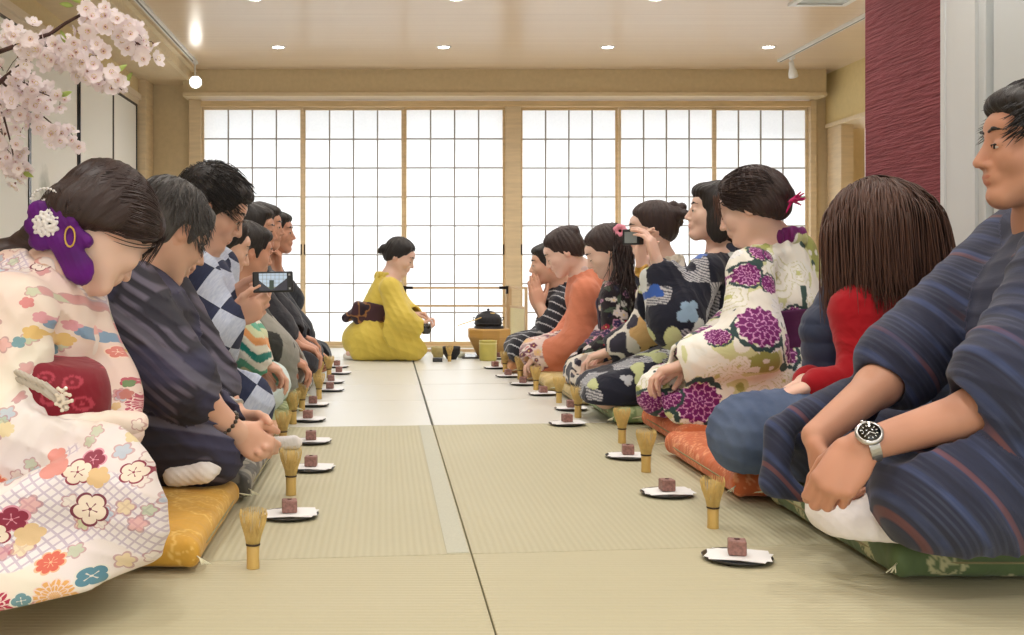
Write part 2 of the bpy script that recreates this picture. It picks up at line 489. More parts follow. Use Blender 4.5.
for i, (a, bb) in enumerate(pan):
    x0, x1 = XP(a), XP(bb); yo = YW-.018*((i % 2) == 0)
    r = empty('window_%d' % (i+1), ((x0+x1)/2, yo, 0)); r['kind'] = 'structure'
    st = .019; bt, tt = .03, .02
    bm = bmesh.new()
    boxx(bm, x0, x0+st, yo, yo+.016, z0, z1); boxx(bm, x1-st, x1, yo, yo+.016, z0, z1)
    boxx(bm, x0+st, x1-st, yo, yo+.016, z0, z0+bt); boxx(bm, x0+st, x1-st, yo, yo+.016, z1-tt, z1)
    bm_obj('frame', bm, woodd if i in (2, 3) else wood, r)
    bm = bmesh.new()
    for k in range(1, 4):
        x = x0+st+(x1-x0-2*st)*k/4; boxx(bm, x-.005, x+.005, yo+.003, yo+.012, z0+bt, z1-tt)
    for k in range(1, 8):
        z = z0+bt+(z1-tt-z0-bt)*k/8; boxx(bm, x0+st, x1-st, yo+.0045, yo+.011, z-.005, z+.005)
    bm_obj('lattice', bm, kum, r)
    bm = bmesh.new(); boxx(bm, x0+st, x1-st, yo+.0125, yo+.0132, z0+bt, z1-tt); bm_obj('paper_panel', bm, paper_m, r)
    bm = bmesh.new(); xx = x1-.012 if i in (0, 2, 4) else x0+.012
    if i == 5: xx = x1-.012
    boxx(bm, xx-.005, xx+.005, yo-.003, yo+.002, .70, .78); bm_obj('finger_pull', bm, pull, r, bevel=.002)
# unseen eave added outside to shade the top row of the screens
bm = bmesh.new(); boxx(bm, XL-.1, XR+.3, YW+.12, YW+.55, 1.62, 1.70); struct('shading_eave', bm, mat('shading_eave_board', (120, 110, 100), .8))
# --- right side: wall, recess with ledge, red wall, pale wall
ledge = 1.655
bm = bmesh.new(); boxx(bm, XR, XR+.1, 4.19, YW+.02, ledge+.03, ZC+.01); struct('wall_right', bm, mat('cream_wall', (226, 205, 150), .85, noise=30, var=.03))
bm = bmesh.new(); boxx(bm, XR-.02, XR+.62, 4.19, YW-.02, ledge, ledge+.03); struct('trim_10', bm, wood_h)
bm = bmesh.new(); boxx(bm, XR, XR+.09, YW-.26, YW-.02, 0, ledge); struct('trim_11', bm, wood)
bm = bmesh.new(); boxx(bm, XR+.6, XR+.7, 4.19, YW+.02, -.05, ledge); struct('wall_recess', bm, ochre)
# red washi partition
m, nt, b = new_mat('red_washi'); g = G(nt)
tc = N(nt, 'ShaderNodeTexCoord').outputs['Object']
mp = N(nt, 'ShaderNodeMapping'); ins(mp, 'Rotation', (0, math.radians(-14), 0)); nt.links.new(tc, mp.inputs[0])
a = g.noise(mp.outputs[0], 6, 5, (1, 1, 16)); d = g.noise(mp.outputs[0], 14, 4, (.35, 1, 9))
h = g.m('ADD', a, g.m('MULTIPLY', d, .6))
c = g.mix(g.step(h, .8, .2), srgb(122, 46, 56), srgb(140, 62, 70))
nt.links.new(c, b.inputs['Base Color']); ins(b, 'Roughness', .75); g.bump(b, h, .9, .012)
XW = 1.916                     # side wall on the right, nearer the camera: red paper, then pale door casing
bm = bmesh.new(); boxx(bm, XW, XW+.14, 3.60, 4.19, -.05, ZC+.01); struct('wall_partition', bm, m)
pale = mat('pale_grey_paint', (205, 210, 211), .5, noise=3, var=.02)
bm = bmesh.new(); boxx(bm, XW+.02, XW+.14, YB, 3.575, -.05, ZC+.01); boxx(bm, XW+.14, XR+.8, 4.0, 4.185, -.05, ZC+.01); struct('wall_right_near', bm, pale)
bm = bmesh.new(); boxx(bm, XW-.012, XW+.1, 3.575, 3.60, 0, ZC); boxx(bm, XW-.006, XW+.1, 3.40, 3.575, 0, ZC)
struct('trim_12', bm, mat('white_trim', (214, 217, 218), .4))
bm = bmesh.new()
for ya, yb, dx in ((3.355, 3.40, .004), (3.34, 3.355, -.006), (2.4, 3.315, .006)): boxx(bm, XW+dx, XW+.1, ya, yb, 0, ZC-.002)
struct('door_7', bm, pale, bevel=.003)

# --- tatami mats
def tatami_mat_material():
    m, nt, b = new_mat('tatami_weave'); g = G(nt)
    tc = N(nt, 'ShaderNodeTexCoord').outputs['Object']; xyz = g.sep(tc)
    oi = N(nt, 'ShaderNodeObjectInfo')
    w = g.m('SINE', g.m('MULTIPLY', xyz[0], 2*math.pi/.0155))
    w2 = g.m('SINE', g.m('MULTIPLY', xyz[1], 2*math.pi/.006))
    n1 = g.noise(tc, 2.2, 4); n2 = g.noise(tc, 120, 2, (.2, 2, 1))
    c = g.mix(n1, srgb(184, 179, 150), srgb(194, 189, 162))
    c = g.mix(g.m('MULTIPLY', g.m('ADD', g.m('MULTIPLY', w, .5), .5), .30), c, srgb(164, 157, 120))
    c = g.mix(g.m('MULTIPLY', n2, .35), c, srgb(204, 197, 168))
    nt.links.new(c, b.inputs['Base Color'])
    return m, nt, b, g, w, w2
ta, nt, b, g, w, w2 = tatami_mat_material(); ins(b, 'Roughness', .55); ins(b, 'Specular IOR Level', .35)
g.bump(b, g.m('ADD', g.m('MULTIPLY', w, .6), g.m('MULTIPLY', w2, .4)), .5, .0012)
# far mats: glossier rush running across, glare of the screens put into its pale colour
m, nt, b = new_mat('tatami_across_glare'); g = G(nt)
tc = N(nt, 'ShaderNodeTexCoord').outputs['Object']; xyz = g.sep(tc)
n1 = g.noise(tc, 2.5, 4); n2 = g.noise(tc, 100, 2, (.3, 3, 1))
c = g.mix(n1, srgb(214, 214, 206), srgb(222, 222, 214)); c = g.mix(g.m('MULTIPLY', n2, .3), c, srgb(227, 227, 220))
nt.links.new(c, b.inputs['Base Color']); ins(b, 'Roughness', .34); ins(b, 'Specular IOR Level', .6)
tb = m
m, nt, b = new_mat('tatami_plain'); g = G(nt)
tc = N(nt, 'ShaderNodeTexCoord').outputs['Object']; xyz = g.sep(tc)
w = g.m('SINE', g.m('MULTIPLY', xyz[1], 2*math.pi/.0155)); n1 = g.noise(tc, 2.5, 4); n2 = g.noise(tc, 130, 2, (2, .3, 1))
c = g.mix(n1, srgb(186, 180, 150), srgb(196, 190, 162)); c = g.mix(g.m('MULTIPLY', g.m('ADD', w, 1.0), .07), c, srgb(164, 155, 118)); c = g.mix(g.m('MULTIPLY', n2, .3), c, srgb(204, 196, 166))
nt.links.new(c, b.inputs['Base Color']); ins(b, 'Roughness', .6); ins(b, 'Specular IOR Level', .3); g.bump(b, w, .4, .001)
tcn = m
heri = mat('mat_edging', (190, 190, 172), .6, noise=200, var=.06)
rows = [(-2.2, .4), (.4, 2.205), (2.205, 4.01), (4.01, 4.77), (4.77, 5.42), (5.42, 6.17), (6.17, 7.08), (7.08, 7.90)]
XC, SK = .182, .10
wh = ['nearest the camera, almost out of view', 'in the nearest row in view', 'in the long ribbed second row', 'in the first pale far row',
      'in the second pale far row', 'in the third pale far row', 'under the hostess and the tea utensils', 'against the paper screens']
for i, (y0, y1) in enumerate(rows):
    for sd, (x0, x1) in enumerate(((XL-.02, XC), (XC, (XW-.02 if i < 3 else XR+.02)))):
        if i == 0: sk0, sk1 = 0, SK
        elif i == len(rows)-1: sk0, sk1 = SK*.7, 0
        else: sk0 = SK if i < 4 else SK*.7; sk1 = SK if i < 3 else SK*.7
        fy = lambda x, y, k: y+k*(x-XC)
        bm = bmesh.new(); gp = .0014 if i < 3 else .0042
        pts = [(x0+gp, fy(x0, y0, sk0)+gp), (x1-gp, fy(x1, y0, sk0)+gp), (x1-gp, fy(x1, y1, sk1)-gp), (x0+gp, fy(x0, y1, sk1)-gp)]
        lo = [bm.verts.new((x, y, -.055)) for x, y in pts]; hi = [bm.verts.new((x, y, 0)) for x, y in pts]
        bm.faces.new(hi); bm.faces.new(lo[::-1])
        for k in range(4): bm.faces.new((lo[k], lo[(k+1) % 4], hi[(k+1) % 4], hi[k]))
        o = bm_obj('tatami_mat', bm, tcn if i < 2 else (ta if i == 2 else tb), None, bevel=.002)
        side = 'left' if sd == 0 else 'right'
        tag(o, 'straw tatami mat %s, %s of centre' % (wh[i], side), 'tatami mat', 'tatami mats covering the floor')
        if i == 2 and sd == 0:
            bm = bmesh.new()
            vs = [bm.verts.new(p) for p in ((XC-.052, fy(XC-.052, y0, sk0)+.006, .0015), (XC-.005, y0+.006, .0015), (XC-.005, y1-.006, .0015), (XC-.052, fy(XC-.052, y1, sk1)-.006, .0015))]
            f = bm.faces.new(vs); r = bmesh.ops.extrude_face_region(bm, geom=[f])
            for v in r['geom']:
                if isinstance(v, bmesh.types.BMVert): v.co.z -= .003
            bm_obj('cloth_edging', bm, heri, o)

# --- ceiling lights
gl = bpy.data.materials.new('lamp_glow'); gl.use_nodes = True
nt = gl.node_tree; nt.nodes.remove(nt.nodes['Principled BSDF']); e = N(nt, 'ShaderNodeEmission'); ins(e, 0, (1, .96, .88, 1)); ins(e, 1, 30)
nt.links.new(e.outputs[0], nt.nodes['Material Output'].inputs[0])
whitem = mat('white_enamel', (235, 235, 232), .35)
chrome = mat('brushed_metal', (200, 200, 200), .3, metal=.9)
places = {(-.71, 6.98): 'first from the left in the far row', (.39, 6.98): 'second from the left in the far row', (1.48, 6.98): 'third from the left in the far row', (2.55, 6.98): 'rightmost in the far row',
          (-.71, 5.72): 'leftmost of the nearer row at the top edge of view', (.39, 5.72): 'second from the left at the top edge of view', (1.48, 5.72): 'third from the left at the top edge of view', (2.50, 5.76): 'beside the ceiling air vent'}
for y in (6.98, 5.72, 4.46, 3.2, 1.94, .68, -.6, -1.8):
    for x in (-.71, .39, 1.48, 2.55):
        if y > 3.3 or True:
            if x == 2.55 and abs(y-5.72) < .01: x, yy = 2.50, 5.76
            else: yy = y
            vis = places.get((x, yy))
            lamp = bpy.data.lights.new('downlight_lamp', 'SPOT'); lamp.energy = 27; lamp.spot_size = math.radians(150); lamp.spot_blend = .8; lamp.shadow_soft_size = .06; lamp.color = (1, .965, .92)
            lo = bpy.data.objects.new('downlight_lamp', lamp); col.objects.link(lo); lo.location = (x, yy, ZC-.02)
            if vis is None: continue
            r = empty('downlight', (x, yy, ZC), 'small round recessed ceiling downlight, '+vis, 'ceiling light', 'recessed downlights in the board ceiling')
            bm = bmesh.new(); lathe(bm, [(.036, .0), (.036, -.004), (.046, -.006), (.050, -.002), (.050, 0)], (x, yy, ZC), 24); bm_obj('trim_ring', bm, whitem, r)
            bm = bmesh.new(); lathe(bm, [(0, -.003), (.034, -.003), (.036, -.001)], (x, yy, ZC), 24); bm_obj('glowing_lens', bm, gl, r)
# air vent
r = empty('air_vent', (2.40, 6.0, ZC), 'white square air conditioning vent in the ceiling by the track', 'air vent')
vx0, vx1, vy1 = 2.24, 2.56, 5.84
bm = bmesh.new()
for a0, a1, b0, b1 in ((vx0, vx1, vy1-.03, vy1), (vx0, vx1, vy1-.65, vy1-.62), (vx0, vx0+.03, vy1-.62, vy1-.03), (vx1-.03, vx1, vy1-.62, vy1-.03)): boxx(bm, a0, a1, b0, b1, ZC-.016, ZC)
bm_obj('frame', bm, whitem, r)
bm = bmesh.new(); boxx(bm, vx0+.03, vx1-.03, vy1-.62, vy1-.03, ZC-.006, ZC); bm_obj('grille', bm, mat('grille_grey', (200, 206, 204), .5), r)
# tracks and spotlights
def track(x0, y0, x1, y1, label, lamp_t, aim, big):
    r = empty('light_track', (x0, y0, ZC), label, 'light track')
    bm = bmesh.new(); d = Vector((x1-x0, y1-y0, 0)); ln = d.length; ang = math.atan2(d.y, d.x)
    box(bm, ((x0+x1)/2, (y0+y1)/2, ZC-.010), (ln, .034, .02), Matrix.Rotation(ang, 3, 'Z')); bm_obj('rail', bm, whitem, r, bevel=.002)
    bm = bmesh.new(); box(bm, ((x0+x1)/2, (y0+y1)/2, ZC-.0205), (ln-.02, .010, .002), Matrix.Rotation(ang, 3, 'Z')); bm_obj('slot', bm, mat('slot_grey%d' % big, (120, 118, 112), .5), r)
    return r
def spot(c, aim, label, rad=.028, lit=True, energy=6):
    r = empty('track_spotlight', c, label, 'spotlight')
    c = Vector(c); aim = Vector(aim).normalized()
    bm = bmesh.new(); box(bm, (c.x, c.y, ZC-.028), (.02, .06, .016)); tube(bm, [(c.x, c.y, ZC-.03), (c.x, c.y, c.z)], .006); bm_obj('stem', bm, whitem, r)
    R = aim.to_track_quat('Z', 'Y').to_matrix()
    bm = bmesh.new(); lathe(bm, [(0, -.05), (rad*.55, -.05), (rad*.6, -.01), (rad, .03), (rad*1.05, .06), (rad*.92, .06), (rad*.85, .05)], (0, 0, 0), 20)
    bmesh.ops.transform(bm, matrix=Matrix.Translation(c) @ R.to_4x4(), verts=bm.verts); bm_obj('lamp_head', bm, whitem, r)
    bm = bmesh.new(); lathe(bm, [(0, .062 if lit else .05), (rad*.5, .060), (rad*.86, .05)], (0, 0, 0), 20)
    bmesh.ops.transform(bm, matrix=Matrix.Translation(c) @ R.to_4x4(), verts=bm.verts); bm_obj('glowing_lens', bm, gl, r)
    return r
track(-1.345, -1.0, -1.345, 7.47, 'slim white light track along the left edge of the ceiling', 0, 0, 1)
spot((-1.335, 7.38, ZC-.155), (.25, -1, -.35), 'lit white spotlight glaring at the end of the left ceiling track', rad=.045)
track(2.78, 7.40, 2.78, 4.8, 'slim white light track on the right side of the ceiling', 0, 0, 2)
spot((2.80, 7.22, ZC-.10), (.35, .5, -1), 'small white spotlight hanging from the right ceiling track', rad=.030)

# --- lights
def area(name, loc, rot, sx, sy, energy, color):
    l = bpy.data.lights.new(name, 'AREA'); l.shape = 'RECTANGLE'; l.size = sx; l.size_y = sy; l.energy = energy; l.color = color
    o = bpy.data.objects.new(name, l); col.objects.link(o); o.location = loc; o.rotation_euler = rot
    return o
area('daylight_outside', (.7, YW+.75, .9), (math.radians(-90), 0, 0), 5.6, 2.4, 125, (.93, .97, 1.0))     # daylight falling on the paper
w = bpy.data.worlds.new('sky'); sc.world = w; w.use_nodes = True
bg = w.node_tree.nodes['Background']; bg.inputs[0].default_value = (.985, .985, .985, 1); bg.inputs[1].default_value = 2.0
sc.cycles.max_bounces = 6; sc.cycles.diffuse_bounces = 4; sc.cycles.glossy_bounces = 3; sc.cycles.transmission_bounces = 4
sc.cycles.use_denoising = True
# ------------------------------------------------------------------ people: shared modelling
skin_m = attr_mat('skin', .48, sss=.12, spec=.4, bump=[(260, .12, .0006)])
cloth_m = attr_mat('woven_cloth', .85, sheen=.15, bump=[(900, .25, .0006), (11, .55, .016)], spec=.2)
silk_m = attr_mat('silk_cloth', .6, sheen=.1, bump=[(900, .15, .0004), (10, .5, .014)], spec=.3)
white_sock = mat('white_cotton', (236, 232, 230), .9, noise=60, var=.03, bump=(120, .3))
def hair_mat(name, a, b_, rough=.46):
    m, nt, b = new_mat(name); g = G(nt)
    cc = g.attr('cc')
    n1 = g.noise(cc, 1, 4, (900, 14, 14)); n2 = g.noise(cc, 1, 3, (160, 6, 6))
    c = g.mix(g.m('MULTIPLY', n1, g.m('ADD', n2, .35), clamp=True), srgb(*a), srgb(*b_))
    nt.links.new(c, b.inputs['Base Color']); ins(b, 'Roughness', rough); ins(b, 'Specular IOR Level', .45)
    ins(b, 'Anisotropic', .5)
    g.bump(b, n1, .8, .0018)
    return m
hair_black = hair_mat('black_hair', (14, 12, 13), (52, 45, 44))
hair_brown = hair_mat('brown_hair', (40, 25, 22), (122, 84, 68))
hair_dkbrown = hair_mat('dark_brown_hair', (20, 14, 14), (74, 52, 48))
hair_grey = hair_mat('greying_hair', (30, 28, 29), (112, 108, 106), .45)
eye_white = mat('eye_white', (214, 206, 200), .25)
eye_dark = mat('dark_eye', (22, 16, 14), .25)
SKIN = {'fair': (232, 200, 182), 'mid': (220, 180, 156), 'tan': (200, 152, 126), 'dark': (150, 108, 88)}

def hand(S, w, d, n, t, curl=30, s=1.0, spread=0.0, thumb=(.62, .62, .35), tcurl=20, curls=None, g=4):
    """w wrist point, d finger direction, n direction the palm faces, t lateral direction towards the thumb"""
    w = np.asarray(w, float); d = nrm(d); t = nrm(np.asarray(t, float)-d*np.dot(t, d)); n0 = np.cross(d, t)
    n = n0 if np.dot(n0, n) > 0 else -n0
    offs = (.027, .0095, -.0085, -.0255); kn = (.086, .091, .087, .078)
    ph = ((.042, .027, .020), (.046, .030, .021), (.043, .028, .020), (.034, .022, .018)); r0 = (.0092, .0094, .0088, .0078)
    S.ell(w+d*.045*s, (.038*s, .052*s, .0155*s), np.stack([t, d, n], 1), k=.02, g=g)
    for i in range(4):
        k0 = w+(t*offs[i]+d*kn[i])*s
        S.cap(w+(d*.02+t*offs[i]*.6)*s, k0, .012*s, (r0[i]+.002)*s, k=.012, g=g)
    for i in range(4):
        p = w+(t*offs[i]+d*kn[i])*s; a = 0
        c = (curls[i] if curls else curl)
        dd = nrm(d+t*spread*(1.5-i)/1.5)
        for j in range(3):
            a += math.radians(c)*(1.0, 1.15, .75)[j]
            v = dd*math.cos(a)+n*math.sin(a)
            q = p+v*ph[i][j]*s
            S.cap(p, q, (r0[i]-.0008*j)*s, (r0[i]-.0008*(j+1))*s, k=.0035 if j else .006, g=g); p = q
    p = w+(t*.024+d*.018+n*.004)*s
    v = nrm(d*thumb[0]+t*thumb[1]+n*thumb[2]); a = math.radians(tcurl)
    for j, (ln, ra, rb) in enumerate(((.046, .0145, .0115), (.034, .0112, .0102), (.027, .0102, .0082))):
        q = p+v*ln*s; S.cap(p, q, ra*s, rb*s, k=.01 if j == 0 else .004, g=g); p = q
        v = nrm(v*math.cos(a)+nrm(d*.8-t*.5+n*.4)*math.sin(a))

def head_prims(S, c, f, u, s=1.0, fem=False, jaw=1.0):
    R = basis(y=f, z=nrm(np.asarray(u)-nrm(f)*0)); f = nrm(f)
    u = nrm(np.asarray(u)-f*np.dot(u, f)); r = np.cross(f, u); R = np.stack([r, f, u], 1)
    W = lambda x, y, z: np.asarray(c)+R@V(x, y, z)*s
    E = lambda p, rad, k, g=0, op='u': S.ell(W(*p), V(*rad)*s, R, k=k*s, g=g, op=op)
    E((0, -.012, .030), (.073, .094, .088), .01)
    E((0, .030, -.018), (.062, .064, .084), .025)
    jw = (.046 if fem else .050)*jaw
    S.cap(W(0, .015, -.058), W(0, .070, -.090), jw*s, .019*s, k=.03*s)
    for sx in (-1, 1):
        S.cap(W(sx*.048*jaw, -.002, -.03), W(sx*.020, .072, -.094), .016*s, .014*s, k=.03*s)
        E((sx*.036, .062, -.022), (.026, .026, .026), .02)
    E((0, .076, .040), (.052, .018, .026), .02)
    for sx in (-1, 1): E((sx*.031, .108, .006), (.020, .014, .011), .012, op='s')
    for sx in (-1, 1): E((sx*.030, .081, .004), (.017, .0125, .0105), .004)
    S.cap(W(0, .090, .016), W(0, .111, -.026), .0065*s, .0105*s, k=.012*s)
    for sx in (-1, 1): E((sx*.012, .099, -.031), (.008, .0105, .007), .005)
    E((0, .088, -.054), (.028, .014, .018), .012)
    E((0, .0965, -.0535), (.020, .0075, .0048), .004, g=1)
    E((0, .0950, -.0630), (.017, .0075, .0054), .004, g=1)
    E((0, .084, -.089), (.018, .014, .013), .012)
    for sx in (-1, 1):
        Re = R@np.array(Matrix.Rotation(math.radians(-18*sx), 3, 'Z'))@np.array(Matrix.Rotation(math.radians(10), 3, 'X'))
        S.ell(W(sx*.073, -.012, -.004), V(.0085, .019, .031)*s, Re, k=.006*s, g=2)
        S.ell(W(sx*.081, -.006, .002), V(.006, .010, .018)*s, Re, k=.005*s, g=2, op='s')
    return W, R
def face_bits(parent, W, R, s=1.0, eye=True, brow_m=None, closed=False, near=False):
    for sx in (-1, 1):
        B = Solid(); B.chain([W(sx*.013, .0955, .031), W(sx*.030, .0935, .035), W(sx*.051, .078, .030)], [.0030*s, .0034*s, .0018*s], k=.004)
        solid_obj(B, 'eyebrow', brow_m or hair_black, parent, h=.002, ccf=lambda P, g: P)
    if eye:
        for sx in (-1, 1):
            B = Solid()
            B.chain([W(sx*.0155, .0925, .000), W(sx*.024, .0955, .0045-.006*closed), W(sx*.034, .0930, .0048-.006*closed), W(sx*.0465, .0835, .001)],
                    [.0008*s, .0016*s, .0017*s, .0009*s], k=.002)
            lash = solid_obj(B, 'eye', eye_dark, parent, h=.0013)
            if not closed:
                B = Solid(); B.ell(W(sx*.0305, .0850, -.0005), V(.0115, .0085, .0040)*s, R, k=.001); solid_obj(B, 'eyeball', eye_white, lash, h=.0015)
                B = Solid(); B.ell(W(sx*.0300, .0930, .0002), V(.0046, .0018, .0044)*s, R, k=.001); solid_obj(B, 'iris', eye_dark, lash, h=.0011)

def skin_col(tone, sock=None):
    base = L(*SKIN[tone] if isinstance(tone, str) else tone)
    def f(P, g):
        n = vnoise(P, 28, 3)[:, None]; n2 = vnoise(P, 9, 5)[:, None]
        c = base*(.93+.12*n)*np.array([1+.0, 1, 1]); c = c*(1-.10*n2*np.array([0, 1, 1]))
        lip = (g == 1)[:, None]; c = np.where(lip, base*np.array([.88, .60, .58]), c)
        ear = (g == 2)[:, None]; c = np.where(ear, base*np.array([1.0, .86, .82]), c)
        hd = (g == 4)[:, None]; c = np.where(hd, base*np.array([1.0, .90, .88])*(.92+.14*n), c)
        return c
    return f

def strands(name, paths, r0, r1, m, parent, n=3):
    """many tapered hair strands joined into one mesh; paths (S, T, 3)"""
    paths = np.asarray(paths); S_, T, _ = paths.shape
    tan = np.gradient(paths, axis=1); tan /= np.maximum(np.linalg.norm(tan, axis=2, keepdims=True), 1e-9)
    ref = np.broadcast_to(V(.31, .22, .92), tan.shape); a = np.cross(tan, ref); a /= np.maximum(np.linalg.norm(a, axis=2, keepdims=True), 1e-9)
    b = np.cross(tan, a)
    prof = np.linspace(0, 1, T); rad = (r0+(r1-r0)*prof)*np.sqrt(np.clip(1.02-prof**6, 0, 1))*np.clip(prof*8+.3, 0, 1)
    rings = []
    for k in range(n):
        th = 2*math.pi*k/n
        rings.append(paths+(a*math.cos(th)+b*math.sin(th))*rad[None, :, None])
    vert = np.stack(rings, 2)            # S,T,n,3
    idx = np.arange(S_*T*n).reshape(S_, T, n)
    q = np.stack([idx[:, :-1, :], np.roll(idx, -1, 2)[:, :-1, :], np.roll(idx, -1, 2)[:, 1:, :], idx[:, 1:, :]], -1).reshape(-1, 4)
    me = bpy.data.meshes.new(name); v = vert.reshape(-1, 3)
    me.vertices.add(len(v)); me.vertices.foreach_set('co', v.astype(np.float32).ravel())
    me.loops.add(q.size); me.loops.foreach_set('vertex_index', q.astype(np.int32).ravel())
    me.polygons.add(len(q)); me.polygons.foreach_set('loop_start', np.arange(len(q), dtype=np.int32)*4)
    me.update(calc_edges=True)
    cc = np.zeros((S_, T, n, 3)); cc[..., 0] = RNG.random(S_)[:, None, None]*.5; cc[..., 1] = np.linspace(0, .3, T)[None, :, None]; cc[..., 2] = RNG.random(S_)[:, None, None]
    at_ = me.attributes.new('cc', 'FLOAT_VECTOR', 'POINT'); at_.data.foreach_set('vector', cc.astype(np.float32).ravel())
    return link(name, me, m, parent, True)
def grow(starts, v0, flow, W, R, s, steps=22, step=.012, rad=(.081, .103, .097), cz=(0, -.012, .030), jit=.15, layer=.006):
    """strands that start on the scalp, follow a flow and slide over the head"""
    c = W(*cz); p = np.array(starts, float); v = np.array(v0, float); out = [p.copy()]
    lay = 1+RNG.random(len(p))[:, None]*layer/.09; ra = V(*rad)*s
    jv = RNG.normal(0, jit, p.shape)
    for i in range(steps-1):
        fl = flow(p, i); v = v*.55+(fl+jv*.5)*.45; v /= np.maximum(np.linalg.norm(v, axis=1, keepdims=True), 1e-9)
        p = p+v*step
        l = (p-c)@R/ra; d = np.linalg.norm(l, axis=1, keepdims=True)
        l = np.where(d < lay, l/np.maximum(d, 1e-6)*lay, l); p = c+(l*ra)@R.T
        out.append(p.copy())
    return np.stack(out, 1)
def scalp(n, W, R, s, zmin=-.2, yhi=.75, rad=(.081, .103, .097), cz=(0, -.012, .030), up=False):
    """random points on the hairy part of the head"""
    c = W(*cz); out = []
    while len(out) < n:
        d = nrm(RNG.normal(size=3))
        if d[2] < zmin or (d[1] > yhi*(1-.2*d[2]) and d[2] < .75): continue
        if up and (cz[2]+d[2]*rad[2]) < -.012+.66*(cz[1]+d[1]*rad[1]): continue
        out.append(c+R@(d*V(*rad)*s))
    return np.array(out)
def hair_cc(W, R, c0=(0, -.012, .03)):
    c = W(*c0)
    def f(P, g):
        l = (P-c)@R; return np.stack([np.arctan2(l[:, 0], l[:, 1]+.02)*.1, np.linalg.norm(l, axis=1)+l[:, 2], l[:, 2]], 1)
    return f
def hair_cap(W, R, s, style='short', vol=1.0, face=True):
    S = Solid(); E = lambda p, rad, k, op='u': S.ell(W(*p), V(*rad)*s, R, k=k*s, op=op)
    v = vol
    E((0, -.018, .038), (.078*v, .099*v, .089*v), .01)
    E((0, -.034, -.004), (.076*v, .080*v, .074*v), .02)
    if style == 'short':
        E((0, .056, .084), (.058, .036, .026), .03)
        E((0, -.075, -.030), (.050, .022, .040), .02)
        E((0, .106, -.024), (.073, .076, .092), .022, 's')
        for sx in (-1, 1):
            E((sx*.088, .0, -.040), (.030, .032, .054), .014, 's')
            S.cap(W(sx*.0725, .024, .02), W(sx*.0705, .022, -.018), .008*s, .004*s, k=.010)
        E((0, .01, -.135), (.13, .12, .058), .03, 's')
    elif style == 'up':
        E((0, .030, .080), (.058, .040, .030), .03)
        E((0, .116, -.012), (.074, .072, .094), .034, 's')
        S.half(W(0, 0, -.026), R@V(0, .56, -.83), k=.020*s)
    elif style == 'long':
        E((0, .108, -.045), (.060, .062, .105), .012, 's')
    ph = RNG.random()*6; c = W(0, -.012, .03)
    def disp(P):
        l = (P-c.astype(np.float32))@R.astype(np.float32)
        a = np.arctan2(l[..., 0], l[..., 1]+.03)
        return (np.sin(46*a+7*np.sin(22*l[..., 2]+ph)+ph)*.0013+np.sin(17*a+3*np.sin(30*l[..., 1]))*.0015)*s
    S.disp = disp
    return S, E

def disp_folds(dirs, amp=.004, seed=0):
    """shallow drapery folds; dirs: list of (direction, wavelength, centre, reach, weight)"""
    dd = [(nrm(d).astype(np.float32), 2*math.pi/wl, np.asarray(c, np.float32) if c is not None else None, rch, wt) for d, wl, c, rch, wt in dirs]
    def f(P):
        x, y, z = P[..., 0], P[..., 1], P[..., 2]
        w = np.sin(7*x+5*z+seed)+np.sin(6*y-8*z+2*seed)+.6*np.sin(15*x-11*y+9*z+seed)
        o = 0
        for d, fr, c, rch, wt in dd:
            t = np.sin(fr*(P@d)+1.3*w)
            t = 1-np.sqrt(np.abs(t)+.02)*1.3
            if c is not None: t = t*np.exp(-((P-c)**2).sum(-1)/(rch*rch))
            o = o-t*wt
        return o*amp
    return f

